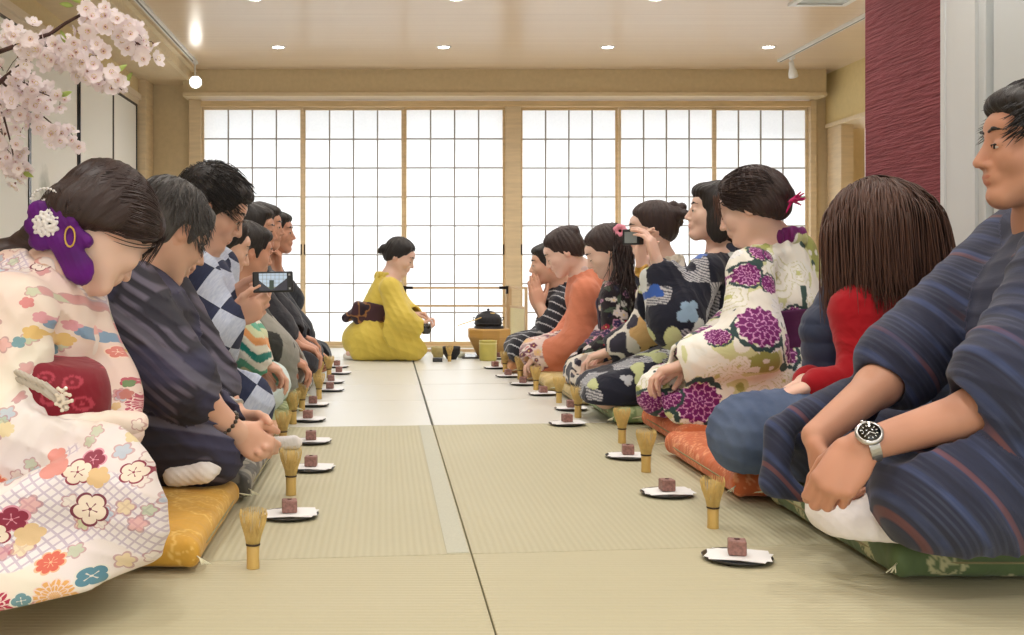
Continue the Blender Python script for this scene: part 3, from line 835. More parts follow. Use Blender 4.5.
class Person:
    def __init__(s, label, xy, ang, z0=.07, size=1.0, lean=8, group=None, twist=0, tone='mid', h=.005):
        s.x, s.y = xy; s.z0 = z0; a = math.radians(ang); s.s = size; s.tone = tone; s.h = h
        s.F = V(math.cos(a), math.sin(a), 0); s.Lf = V(-math.sin(a), math.cos(a), 0); s.U = V(0, 0, 1)
        s.root = empty('person', (s.x, s.y, 0), label, 'person', group)
        ln = math.radians(lean); s.T = s.U*math.cos(ln)+s.F*math.sin(ln)     # torso axis
        W = s.W
        s.J = J = {}
        J['pel'] = W(0, 0, .15); hip = W(0, 0, .12)
        for sd, sg in (('L', 1), ('R', -1)):
            J['hip'+sd] = W(0, sg*.085, .14); J['knee'+sd] = W(.40, sg*.105, .085); J['ank'+sd] = W(-.06, sg*.075, .045)
            J['toe'+sd] = W(-.19, sg*.05, .035)
        o = J['pel']
        J['waist'] = o+s.T*.14*size; J['chest'] = o+s.T*.30*size; J['neck'] = o+s.T*.46*size
        for sd, sg in (('L', 1), ('R', -1)):
            J['sh'+sd] = o+s.T*.405*size+s.Lf*sg*.165*size
            J['el'+sd] = J['sh'+sd]-s.U*.22+s.F*.12+s.Lf*sg*.05
            J['wr'+sd] = W(.26, sg*.06, .24)
        J['head'] = J['neck']+s.T*.13*size+s.F*.03
        s.hf, s.hu = s.F, s.U; s.hands = {}
    def W(s, x, y, z): return V(s.x, s.y, s.z0)+(s.F*x+s.Lf*y+s.U*z)*s.s
    def look(s, yaw=0, pitch=0, roll=0):
        """head direction: yaw to the person's left, pitch downwards, in degrees"""
        a, b, c = map(math.radians, (yaw, pitch, roll))
        f = s.F*math.cos(a)+s.Lf*math.sin(a); side = np.cross(s.U, f)
        s.hf = f*math.cos(b)-s.U*math.sin(b); u = s.U*math.cos(b)+f*math.sin(b); s.hu = u*math.cos(c)+side*math.sin(c); return s
    def body(s, fem=False, hs=1.0, arm=1.0, legs=True, hcfg=None, jaw=1.0, eye=True, brow=None, closed=False, sock=True, crease=True):
        J = s.J; S = Solid(); s.hs = hs
        s.HW, s.HR = head_prims(S, J['head'], s.hf, s.hu, hs, fem, jaw)
        hb = s.HW(0, -.022, -.045); r = (.047 if fem else .055)*hs
        S.cap(hb, J['neck'], r, r*1.05, k=.03)
        S.cap(J['neck']-s.U*.0, J['neck']*.35+J['shL']*.65, .045, .04, k=.04); S.cap(J['neck'], J['neck']*.35+J['shR']*.65, .045, .04, k=.04)
        S.cap(J['chest'], J['pel'], .095, .10, k=.04, n=s.F, f=1.15); S.cap(J['chest'], J['neck'], .09, .05, k=.05)
        for sd in 'LR':
            S.cap(J['sh'+sd], J['el'+sd], .042*arm, .036*arm, k=.04, g=5)
            wr = J['wr'+sd]; el = J['el'+sd]; mid = el*.72+wr*.28
            S.cap(el, mid, .037*arm, .039*arm, k=.02, g=5); S.cap(mid, wr, .039*arm, .0255*arm, k=.02, g=5)
            S.cap(J['hip'+sd], J['knee'+sd], .065, .05, k=.03); S.cap(J['knee'+sd], J['ank'+sd], .042, .03, k=.02)
            if 'toe'+sd in J: S.cap(J['ank'+sd], J['toe'+sd], .028, .022, k=.02)
            if sd in s.hands: hand(S, wr, **s.hands[sd])
            else: hand(S, wr, d=s.F, n=-s.U, t=s.Lf*(-1 if sd == 'L' else 1), curl=25)
        s.bodyS = S
        o = solid_obj(S, 'body', skin_m, s.root, h=s.h*.8, colf=skin_col(s.tone))
        face_bits(s.root, s.HW, s.HR, hs, eye, brow, closed)
        return s
    # ---- garments
    def torso_prims(s, S, inf=0.0, wide=1.0, g=0):
        J = s.J
        S.cap(J['pel']+s.U*.03, J['waist'], .135*wide+inf, .122*wide+inf, k=.05, n=s.F, f=1.12, g=g)
        S.cap(J['waist'], J['chest'], .124*wide+inf, .135*wide+inf, k=.05, n=s.F, f=1.18, g=g)
        S.cap(J['chest'], J['chest']+s.T*.06, .135*wide+inf, .10*wide+inf, k=.05, n=s.F, f=1.2, g=g)
        return S
    def robe(s, m, colf=None, ccf=None, wide=1.0, sleeve=(.085, .085), bag=None, lapr=1.0, h=None, folds=None, seat=True, arms='LR', cut=True, sleeve_to=.75, extra=None, name='kimono', lap=True):
        J = s.J; S = Solid(); s.torso_prims(S, 0, wide)
        nk = J['neck']
        for sd in 'LR':
            S.cap(nk-s.T*.045, J['sh'+sd], .055, .062*wide, k=.05, g=0)
        S.cap(nk-s.F*.050-s.T*.022, J['chest']-s.F*.03, .050, .115*wide, k=.05, g=0)
        if lap:
            for sd in 'LR':
                S.cap(J['hip'+sd], J['knee'+sd], .118*lapr, .082*lapr, k=.06, g=3)
                S.cap(J['knee'+sd], J['ank'+sd], .066*lapr, .06, k=.05, g=3)
            S.cap((J['kneeL']+J['kneeR'])/2, (J['hipL']+J['hipR'])/2, .08*lapr, .12*lapr, k=.06, g=3)
            if seat: S.ell(J['pel']-s.F*.045-s.U*.01, (.15*wide, .15*wide, .125), k=.06, g=3)
        for sd in arms:
            g = 1 if sd == 'L' else 2
            sh, el, wr = J['sh'+sd], J['el'+sd], J['wr'+sd]
            end = el+(wr-el)*sleeve_to
            S.cap(sh, el, .066*wide, sleeve[0], k=.03, g=g); S.cap(el, end, sleeve[0], sleeve[1], k=.04, g=g)
            if bag:
                dr, th = bag[0], bag[1]
                ax = nrm(wr-sh); n = nrm(np.cross(ax, s.U))
                if len(bag) > 2 and sd in bag[2]: drv = np.asarray(bag[2][sd], float)
                else: drv = -s.U*dr
                n = nrm(np.cross(end-el, drv)); R_ = np.linalg.norm(drv)*.5
                a = el+(sh-el)*.15+drv*.5; b = end+drv*.5
                S.cap(a, b, R_*1.05, R_, k=.025, n=n, f=R_/th, g=g)
            if cut:
                dv = nrm(wr-el); S.cap(end-dv*.015, end+dv*.16, sleeve[1]*.62, sleeve[1]*.95, k=.012, op='s')
        if extra: extra(S)
        hb = s.HW(0, -.022, -.045)
        S.cap(nk+s.U*.02-s.T*.03, hb+s.U*.05, .052, .085, k=.02, op='s')     # neck opening
        S.half(V(0, 0, s.z0+.002), V(0, 0, -1))
        if folds: S.disp = disp_folds(**folds)
        s.robeS = S
        s.robe_o = solid_obj(S, name, m, s.root, h=h or s.h, colf=colf, ccf=ccf)
        return s
    def collar(s, m, colf=None, w=.022, th=.008, off=0.0, h=None, name='collar', depth=.30, back=.03, ccf=None):
        """two bands round the neck crossing on the chest"""
        J = s.J; nk = J['neck']; S = Solid()
        nape = nk-s.F*(.062+back)+s.T*(.010+off)
        cross = s.J['chest']+s.F*(.118+off)+s.T*.01
        end = s.J['waist']+s.F*.125
        for sg in (1, -1):
            side = nk+s.Lf*sg*.066-s.F*.012+s.T*(.004+off)
            fr = nk+s.Lf*sg*.048+s.F*.055-s.T*(.055-off)
            pts = [nape, nk-s.F*(.045+back*.6)+s.Lf*sg*.045+s.T*(.012+off), side, fr, cross, end-s.Lf*sg*.05]
            for i in range(5):
                a, b = pts[i], pts[i+1]; mid = (a+b)/2-nk; out = nrm(mid-s.T*np.dot(mid, s.T)) if i < 3 else s.F
                S.cap(a, b, w, w, k=.012, n=out, f=w/th)
        s.collar_o = solid_obj(S, name, m, s.root, h=h or max(.0035, s.h*.8), colf=colf, ccf=ccf)
        return s
    def obi(s, m, colf, z0=.10, z1=.25, inf=.012, knot=None, name='obi', h=None, wide=1.0):
        S = Solid(); s.torso_prims(S, inf, wide)
        o = s.J['pel']; S.half(o+s.T*z1, s.T, k=.008); S.half(o+s.T*z0, -s.T, k=.008)
        if knot: knot(S)
        solid_obj(S, name, m, s.root, h=h or s.h, colf=colf)
        return s
    def hair(s, m, style='short', vol=1.0, extra=None, h=None, name='hair'):
        S, E = hair_cap(s.HW, s.HR, s.hs, style, vol)
        if extra: extra(S, E, s.HW, s.HR)
        solid_obj(S, name, m, s.root, h=h or s.h*.8, ccf=hair_cc(s.HW, s.HR))
        return s
    def locks(s, m, n, flow, steps=18, step=.012, r=(.0035, .001), zmin=-.1, yhi=.7, jit=.15, layer=.008, name='hair_strands', vol=1.0, up=False):
        n = int(n)
        st = scalp(n, s.HW, s.HR, s.hs, zmin, yhi, rad=(.079*vol, .101*vol, .092*vol), up=up)
        P = grow(st, np.array([flow(p[None], 0)[0] for p in st]), flow, s.HW, s.HR, s.hs, steps, step, jit=jit, layer=layer, rad=(.079*vol, .101*vol, .092*vol))
        strands(name, P, r[0], r[1], m, s.root)
        return s

# ------------------------------------------------------------------ cloth patterns (attribute colours)
def plain(rgb, var=.08, sc=6):
    c = L(*rgb)
    return lambda P, g: c*(1-var+2*var*vnoise(P, sc, 1)[:, None])
def petals(U, Vv, cx, cy, R, rot=0, n=5, sharp=.28):
    du, dv = U-cx, Vv-cy; r = np.hypot(du, dv); a = np.arctan2(dv, du)+rot
    return r/(R*((1-sharp)+sharp*np.abs(np.cos(n*a/2)))), r/R, a
def mums(U, Vv, cx, cy, R, rot, rings=4, n0=14):
    """many-petalled chrysanthemum: returns (mask, outline)"""
    du, dv = U-cx, Vv-cy; r = np.hypot(du, dv)/R; a = np.arctan2(dv, du)+rot
    edge = .93+.07*np.cos(n0*a)
    inside = r < edge
    line = np.zeros_like(r, bool)
    for i in range(rings):
        r0, r1 = (i/rings), ((i+1)/rings); n = n0 if i > 0 else n0//2
        ph = a*n/(2*np.pi)+.5*(i % 2); fr = np.abs((ph % 1)-.5)*2      # 1 at petal boundary
        rr = (r-r0)/(r1-r0)
        prof = 1-fr**2*.55
        line |= (rr > 0) & (rr < 1.0) & ((np.abs(rr-prof) < .10) | ((fr > .885-.02*i) & (rr < prof)))
    return inside, line
def scatter(U, Vv, cell, seed, fn):
    """calls fn(du, dv, rnd) for the jittered cell centres round each point; du, dv in cell units"""
    for i in (-1, 0, 1):
        for j in (-1, 0, 1):
            ci = np.floor(U/cell)+i; cj = np.floor(Vv/cell)+j
            def h(k):
                x = np.sin(ci*127.1+cj*311.7+seed*74.7+k*19.3)*43758.5453; return x-np.floor(x)
            cx = (ci+.5+(h(1)-.5)*.7)*cell; cy = (cj+.5+(h(2)-.5)*.7)*cell
            fn(U-cx, Vv-cy, h)
def floral(base, flowers, cell=.07, planes=None, leaf=None, seed=0, var=.05, density=.8, patches=None):
    """base colour, scattered blossoms [(rgb, outline rgb or None)]; planes = (u, v) axes"""
    b = L(*base); u, v = planes
    cols = [(L(*a), None if o is None else L(*o)) for a, o in flowers]
    def f(P, g):
        U = P@u; Vv = P@v
        c = np.tile(b, (len(P), 1))*(1-var+2*var*vnoise(P, 8, seed)[:, None])
        if patches:
            for rgb, sc_, th, sd in patches:
                mk = vnoise(P*np.array([1, .4, 1]), sc_, sd) > th; c[mk] = L(*rgb)
        if leaf is not None:
            lf = [L(*x) for x in leaf]
            def lv(du, dv, h):
                a = h(5)*6.28; x = du*np.cos(a)+dv*np.sin(a); y = -du*np.sin(a)+dv*np.cos(a)
                R = cell*(.34+.2*h(3)); mk = (np.abs(x) < R) & (np.abs(y) < R*.36*(1-(x/R)**2)) & (h(4) < density)
                ci = (h(6)*len(lf)).astype(int).clip(0, len(lf)-1)
                for q in range(len(lf)): c[mk & (ci == q)] = lf[q]
                c[mk & (np.abs(y) < R*.03)] = c.mean(0)
            scatter(U+.031, Vv+.017, cell*.8, seed+9, lv)
        def fl(du, dv, h):
            R = cell*(.24+.24*h(3)); r = np.hypot(du, dv); a = np.arctan2(dv, du)+h(5)*6
            pr = R*(.74+.26*np.abs(np.cos(2.5*a))); on = (h(4) < density)
            ci = (h(6)*len(cols)).astype(int).clip(0, len(cols)-1)
            for q, (cc, oc) in enumerate(cols):
                mk = (r < pr) & on & (ci == q); c[mk] = cc*(.9+.2*(r[mk]/R[mk])[:, None])
                if oc is not None: c[mk & (r > pr-.0028-.06*R)] = oc; c[mk & (r < R*.16)] = oc
                else: c[mk & (r < R*.2)] = L(236, 206, 120)
        scatter(U, Vv, cell, seed, fl)
        return c
    return f
print('lib', round(time.time()-T0, 1))

def frames(fr):
    """cloth coordinates per garment panel: g -> (origin, across, along)"""
    def f(P, g):
        out = np.zeros((len(P), 3))
        for k, (o, u, v) in fr.items():
            m = g == k if k in (0, 1, 2, 3) else np.ones(len(P), bool)
            out[m, 0] = (P[m]-o)@nrm(u); out[m, 1] = (P[m]-o)@nrm(v); out[m, 2] = k*.37
        return out
    return f
X_, Y_, Z_ = V(1, 0, 0), V(0, 1, 0), V(0, 0, 1)
PL = (nrm(V(1, .12, .0)), nrm(V(0, .22, 1)))
def seat_hands(p, sd, d, n=(0, 0, -1), curl=30, **k):
    d = V(*d); t = np.cross(V(*n), d)*(1 if sd == 'L' else -1)
    p.hands[sd] = dict(d=d, n=V(*n), t=t, curl=curl, **k)
# ---- woman in the white kimono with purple chrysanthemums
def make_r3():
    p = Person('woman in white kimono with big purple chrysanthemums, kneeling on an orange cushion', (1.385, 3.66), 160, z0=.075, lean=7, tone='fair', h=.0038)
    J = p.J
    J['head'] = at(751, 208, 3.62); p.look(-14, 22, 0)
    J['neck'] = at(771, 239, 3.66); J['chest'] = at(774, 298, 3.67)
    J['shL'] = at(750, 270, 3.50); J['shR'] = at(785, 264, 3.84)
    J['elL'] = at(752, 345, 3.42); J['wrL'] = at(688, 364, 3.50)
    J['elR'] = at(735, 340, 3.86); J['wrR'] = at(686, 364, 3.62)
    seat_hands(p, 'L', (-1, .3, -.3)); seat_hands(p, 'R', (-1, -.2, -.3))
    p.body(fem=True, hs=1.03, closed=True)
    mum_px = [(737, 335, 19), (752, 256, 8), (737, 280, 11), (757, 290, 9), (797, 318, 11), (778, 352, 17), (693, 404, 18), (667, 397, 11), (703, 272, 8), (655, 418, 9), (703, 342, 8), (812, 372, 10), (764, 258, 6)]
    peony_px = [(778, 276, 24), (748, 402, 18), (715, 262, 12), (720, 300, 15), (680, 425, 12), (805, 352, 10), (704, 428, 11), (704, 380, 12), (806, 270, 14), (668, 380, 9), (765, 385, 9), (718, 372, 9), (728, 424, 10), (820, 300, 10)]
    white_px = [(772, 318, 20), (796, 385, 19), (746, 352, 9), (712, 240, 10), (730, 250, 10)]
    def r3col(P, g):
        U = P@PL[0]; Vv = P@PL[1]
        def ctr(px, py, Y=3.5): q = at(px, py, Y); return q@PL[0], q@PL[1]
        n = vnoise(P, 15, 2); n2 = vnoise(P, 40, 6)
        c = np.tile(L(246, 243, 234), (len(P), 1))
        c[(n > .60)] = L(218, 220, 168); c[(n > .72)] = L(164, 170, 96); c[vnoise(P, 15, 9) > .78] = L(58, 84, 80)
        c[(n2 > .70)] = L(244, 244, 238)
        for px, py, r in white_px:
            cx, cy = ctr(px, py); k, rr, a = petals(U, Vv, cx, cy, r/300, .3, 16, .2); mk = k < 1
            c[mk] = L(248, 248, 249); c[mk & (np.abs((a*16/6.283) % 1-.5) > .46)] = L(214, 216, 214)
        for px, py, r in peony_px:
            cx, cy = ctr(px, py); R = r/300; k, rr, a = petals(U, Vv, cx, cy, R, px, 9, .12); mk = k < 1
            lay = (rr*3.2+.25*np.sin(5*a+3*rr)) % 1
            c[mk] = L(248, 247, 240); c[mk & (lay > .82)] = L(216, 214, 178); c[mk & (rr < .18)] = L(204, 206, 140)
        for px, py, r in mum_px:
            cx, cy = ctr(px, py); R = r/270
            k, rr, a = petals(U, Vv, cx, cy, R*1.1, px, 12, .08); c[(k < 1.10) & (k > .9) & (n > .45)] = L(50, 76, 78)
            i_, l_ = mums(U, Vv, cx, cy, R, px*.7, 3, 12); c[i_] = L(118, 22, 106); c[i_ & l_] = L(222, 160, 210)
        return c
    p.robe(silk_m, colf=r3col, wide=1.08, sleeve=(.105, .085), bag=(.24, .035), folds=dict(dirs=[(V(.5, .2, 1), .11, J['kneeL']+V(.15, 0, 0), .4, 1), (V(1, 0, .4), .10, J['shL'], .3, 1)], amp=.005, seed=1), sleeve_to=.85, extra=lambda S: S.cap(at(792, 254, 3.72), at(800, 325, 3.74), .085, .135, k=.05, g=0))
    p.collar(silk_m, colf=lambda P, g: np.where((vnoise(P, 16, 4) > .66)[:, None], L(112, 28, 100), np.where((vnoise(P, 22, 8) > .58)[:, None], L(200, 202, 150), L(242, 239, 230))), w=.030, th=.010, back=.045)
    def knot(S):
        b = J['waist']-p.F*.155
        S.box(b-p.F*.02+V(0, 0, .03), (.035, .10, .055), R=np.stack([p.F, p.Lf, Z_], 1), rad=.02, k=.02)
        S.box(b-p.F*.015-V(0, 0, .05), (.02, .09, .07), R=np.stack([p.F, p.Lf, Z_], 1), rad=.015, k=.015)
    p.obi(silk_m, plain((84, 30, 78), .15, 12), .07, .23, .012, knot, wide=1.08)
    def bun(S, E, W, R):
        E((0, -.095, .030), (.056, .044, .052), .02); E((.02, -.112, .000), (.036, .032, .036), .01); E((-.025, -.108, .012), (.032, .034, .038), .01); E((0, -.085, -.035), (.050, .034, .034), .02)
    p.hair(hair_dkbrown, 'up', 1.14, bun)
    def fl(P_, i):
        l = (P_-p.HW(0, -.095, -.005)); l = -l/np.maximum(np.linalg.norm(l, axis=1, keepdims=True), 1e-6); return l
    p.locks(hair_dkbrown, 520, fl, steps=15, step=.0115, r=(.0022, .0012), zmin=-.15, yhi=.8, vol=1.14, jit=.22, layer=.006, up=True)
    fr = lambda P_, i: (p.HR@V(0, .25, -1))[None]+0*P_
    for sx in (-1, 1):
        st = np.array([p.HW(sx*(.066+.006*RNG.random()), .058+.025*RNG.random(), .060+.02*RNG.random()) for k in range(20)])
        strands('side_strands', grow(st, np.tile(p.HR@V(0, .3, -1), (20, 1)), fr, p.HW, p.HR, 1, 12, .0085, rad=(.080, .100, .094), jit=.15), .0018, .0008, hair_brown, p.root)
    S = Solid(); c = p.HW(-.035, -.135, -.035)
    for k in range(9):
        a = k*2.4; d = nrm(V(math.cos(a), math.sin(a)*.6, math.sin(a*1.7)*.7)+p.HR@V(0, -.8, 0)); S.cap(c, c+d*.045, .006, .003, k=.003)
    solid_obj(S, 'hair_ornament', cloth_m, p.root, h=.003, colf=plain((190, 30, 100), .2, 30))

# ---- man cross-legged in front, dark blue striped yukata
def make_r1():
    p = Person('man in navy striped yukata with a wristwatch, cross-legged on a green medallion cushion', (1.50, 2.16), 176, z0=.08, lean=10, tone='tan', h=.0045)
    J = p.J
    J['head'] = at(1043, 146, 2.12); p.look(-8, 2, 0)
    J['neck'] = at(1052, 218, 2.16); J['chest'] = at(1060, 330, 2.16); J['waist'] = V(1.45, 2.16, .32)
    J['shL'] = at(1090, 262, 1.99); J['shR'] = at(1030, 240, 2.33)
    J['elL'] = at(1025, 398, 1.90); J['wrL'] = at(862, 446, 1.93)
    J['elR'] = at(900, 368, 2.30); J['wrR'] = at(816, 436, 2.14)
    J['kneeL'] = at(945, 492, 1.93); J['kneeR'] = V(1.02, 2.52, .17)
    J['ankL'] = at(885, 525, 2.13); J['ankR'] = V(1.2, 2.3, .14)
    J['hipL'] = V(1.46, 2.05, .2); J['hipR'] = V(1.46, 2.28, .2)
    del J['toeL'], J['toeR']
    dd = nrm(V(-.62, -.10, -.76)); nn_ = nrm(V(.35, .80, -.40))
    p.hands['L'] = dict(d=dd, n=nn_, t=np.cross(nn_, dd), curls=[42, 47, 52, 57], s=1.10, thumb=(.75, .3, .55), tcurl=30)
    dd = nrm(V(.05, -.20, -.97)); nn_ = nrm(V(.75, -.55, -.1))
    p.hands['R'] = dict(d=dd, n=nn_, t=-np.cross(nn_, dd), curls=[42, 46, 50, 54], s=1.06, thumb=(.7, .35, .5), tcurl=25)
    p.body(hs=1.08, arm=1.12, jaw=1.08)
    J['ankR'] = V(1.22, 2.32, .12)
    frm = frames({0: (J['neck'], V(1, 0, -.35), V(.3, 0, 1)), 1: (J['elL'], V(.80, .1, .60), V(-.6, .1, .8)), 2: (J['elR'], V(.75, 0, .66), V(-.66, 0, .75)), 3: (J['kneeL'], V(.75, .1, .65), V(-.65, 0, .75))})
    m, nt, b = new_mat('navy_striped_yukata'); g = G(nt); cc = g.attr('cc'); xyz = g.sep(cc)
    wv = g.noise(cc, 5, 2, (1, 1, 1)); x = g.m('ADD', xyz[0], g.m('MULTIPLY', wv, .006))
    c = g.mix(g.noise(cc, 1, 3, (55, 5, 5)), srgb(26, 28, 42), srgb(52, 60, 92))
    s1 = g.step(g.m('SINE', g.m('MULTIPLY', x, 2*math.pi/.052)), .72, .2)
    s1 = g.m('MULTIPLY', s1, g.step(g.noise(cc, 1, 3, (24, 9, 4)), .44, .12))
    c = g.mix(g.m('MULTIPLY', s1, .5), c, srgb(72, 90, 140))
    s2 = g.m('MULTIPLY', g.step(g.m('SINE', g.m('MULTIPLY', x, 2*math.pi/.011)), .35, .4), g.step(g.noise(cc, 1, 2, (18, 6, 4)), .5, .1))
    c = g.mix(g.m('MULTIPLY', s2, .16), c, srgb(110, 120, 150))
    s3 = g.m('MULTIPLY', g.step(g.m('SINE', g.m('ADD', g.m('MULTIPLY', x, 2*math.pi/.125), .8)), .972, .014), g.step(g.noise(cc, 1, 2, (10, 7, 3)), .45, .08))
    c = g.mix(g.m('MULTIPLY', s3, .55), c, srgb(128, 74, 64))
    nt.links.new(c, b.inputs['Base Color']); ins(b, 'Roughness', .8); ins(b, 'Sheen Weight', .1)
    g.bump(b, g.m('ADD', g.noise(cc, 1, 3, (30, 9, 9)), g.m('MULTIPLY', g.noise(cc, 900, 1), .15)), .5, .006)
    def extra(S):
        S.cap(J['shL'], J['elL'], .115, .115, k=.06, g=1); S.cap(J['chest'], J['waist'], .17, .17, k=.08, g=0, n=p.F, f=1.1)
        # wide sleeve hanging from the near forearm and the far one
        S.cap(at(1075, 330, 1.93), at(1000, 372, 1.88), .095, .075, k=.05, g=1)
        S.cap(at(1080, 420, 1.95), at(1010, 408, 1.92), .09, .05, k=.05, g=1)
        S.cap(at(1015, 265, 2.33), at(900, 352, 2.28), .10, .072, k=.05, g=2)
        S.cap(J['kneeL'], J['hipL'], .125, .15, k=.05, g=3); S.cap(J['kneeL']+V(.02, .1, -.04), V(1.35, 2.1, .15), .10, .13, k=.05, g=3)
        S.cap(at(905, 548-22, 2.02), at(1010, 540-15, 1.95), .05, .06, k=.05, g=3)
        S.cap(at(800, 438, 2.42), V(1.12, 2.5, .16), .030, .07, k=.04, g=3); S.cap(at(780, 430, 2.36), at(775, 482, 2.34), .035, .028, k=.03, g=3)
        S.cap(at(775, 482, 2.34), at(800, 495, 2.32), .028, .02, k=.03, g=3)
        S.cap(at(800, 415, 2.34), at(850, 405, 2.36), .03, .06, k=.03, g=3)
        d = nrm(J['wrL']-J['elL']); S.cap(at(985, 402, 1.90), at(985, 402, 1.90)+d*.25, .05, .065, k=.012, op='s')
        d = nrm(J['wrR']-J['elR']); S.cap(J['elR']+d*.02, J['elR']+d*.22, .045, .06, k=.012, op='s')
    p.robe(m, ccf=frm, wide=1.25, sleeve=(.08, .08), bag=None, lapr=1.0, h=.0042, seat=True, extra=extra, cut=False, sleeve_to=.02, name='yukata',
           folds=dict(dirs=[(V(.75, .2, .65), .085, at(1000, 500, 2.0), .32, 1), (V(.5, 0, .85), .10, at(1020, 330, 1.95), .3, 1.1), (V(.9, 0, .3), .10, at(950, 300, 2.3), .25, .7)], amp=.0065, seed=3))
    p.collar(m, ccf=lambda P, g: P@np.array([[.2, .1, 0], [.0, .3, 0], [1., .2, .3]]), w=.024, th=.008, back=.01, name='collar')
    p.hair(hair_black, 'short', 1.04)
    def fl(P_, i):
        l = (P_-p.HW(0, -.03, .08))@p.HR; v = np.stack([l[:, 0]*2, .25+l[:, 1]*3.0, -.35+0*l[:, 0]], 1); return (v/np.maximum(np.linalg.norm(v, axis=1, keepdims=True), 1e-6))@p.HR.T
    p.locks(hair_black, 1500, fl, steps=6, step=.008, r=(.0016, .0006), zmin=-.1, yhi=.72, vol=1.045, jit=.35, layer=.010)
    # sock
    S = Solid(); a = at(885, 528, 2.14)
    S.cap(at(826, 512, 2.08), at(858, 532, 2.03), .034, .042, k=.03); S.cap(at(858, 532, 2.03), at(905, 527, 1.99), .042, .042, k=.03); S.cap(at(822, 505, 2.10), at(840, 525, 2.04), .026, .03, k=.03)
    S.cap(at(868, 524, 2.03), at(884, 498, 2.05), .035, .032, k=.03)
    S.half(V(0, 0, .082), -Z_, k=.01)
    S.disp = disp_folds([(V(.7, 0, .7), .03, None, 1, 1)], .0018, 2)
    solid_obj(S, 'sock', white_sock, p.root, h=.004)
    # wristwatch on the near wrist
    ax = nrm(J['wrL']-J['elL']); c = J['wrL']-ax*.012; up = nrm(V(-.35, -.70, .62)); up = nrm(up-ax*np.dot(up, ax)); sd = np.cross(ax, up); R = np.stack([sd, ax, up], 1)
    r = bpy.data.objects.new('wristwatch', bpy.data.meshes.new('wristwatch')); col.objects.link(r); r.parent = p.root; r.matrix_parent_inverse = wmat(p.root).inverted()
    bm = bmesh.new(); n = 34; M = Matrix([list(R[i])+[c[i]] for i in range(3)]+[[0, 0, 0, 1]])
    for k in range(n):
        a = 2*math.pi*k/n; rr = .0335
        vs = box(bm, (0, 0, 0), (.0064, .019, .0032), None); bmesh.ops.transform(bm, matrix=Matrix.Rotation(-a, 4, 'Y') @ Matrix.Translation((0, 0, rr)), verts=vs)
    bmesh.ops.transform(bm, matrix=M, verts=bm.verts)
    me = r.data; bm.to_mesh(me); bm.free(); me.materials.append(chrome)
    bm = bmesh.new(); lathe(bm, [(0, 0), (.022, 0), (.0245, .004), (.0245, .008), (.0225, .0115), (.019, .0118)], (0, 0, .031), 32); tube(bm, [(.024, 0, .036), (.029, 0, .036)], .003)
    bmesh.ops.transform(bm, matrix=M, verts=bm.verts); bm_obj('case', bm, chrome, r)
    bm = bmesh.new(); lathe(bm, [(0, .0119), (.0192, .0119), (.0193, .0105)], (0, 0, .031), 32); bmesh.ops.transform(bm, matrix=M, verts=bm.verts)
    bm_obj('dial', bm, mat('black_dial', (12, 16, 16), .15, coat=.5), r)
    bm = bmesh.new()
    for k in range(12):
        a = 2*math.pi*k/12; vs = box(bm, (0, .0128, .0431), (.0012, .003, .0006)); bmesh.ops.transform(bm, matrix=Matrix.Rotation(a, 4, 'Z'), verts=vs)
    for a, ln in ((.6, .008), (2.4, .011)):
        vs = box(bm, (0, ln/2, .0433), (.001, ln, .0005)); bmesh.ops.transform(bm, matrix=Matrix.Rotation(a, 4, 'Z'), verts=vs)
    bmesh.ops.transform(bm, matrix=M, verts=bm.verts); bm_obj('markers', bm, whitem, r)

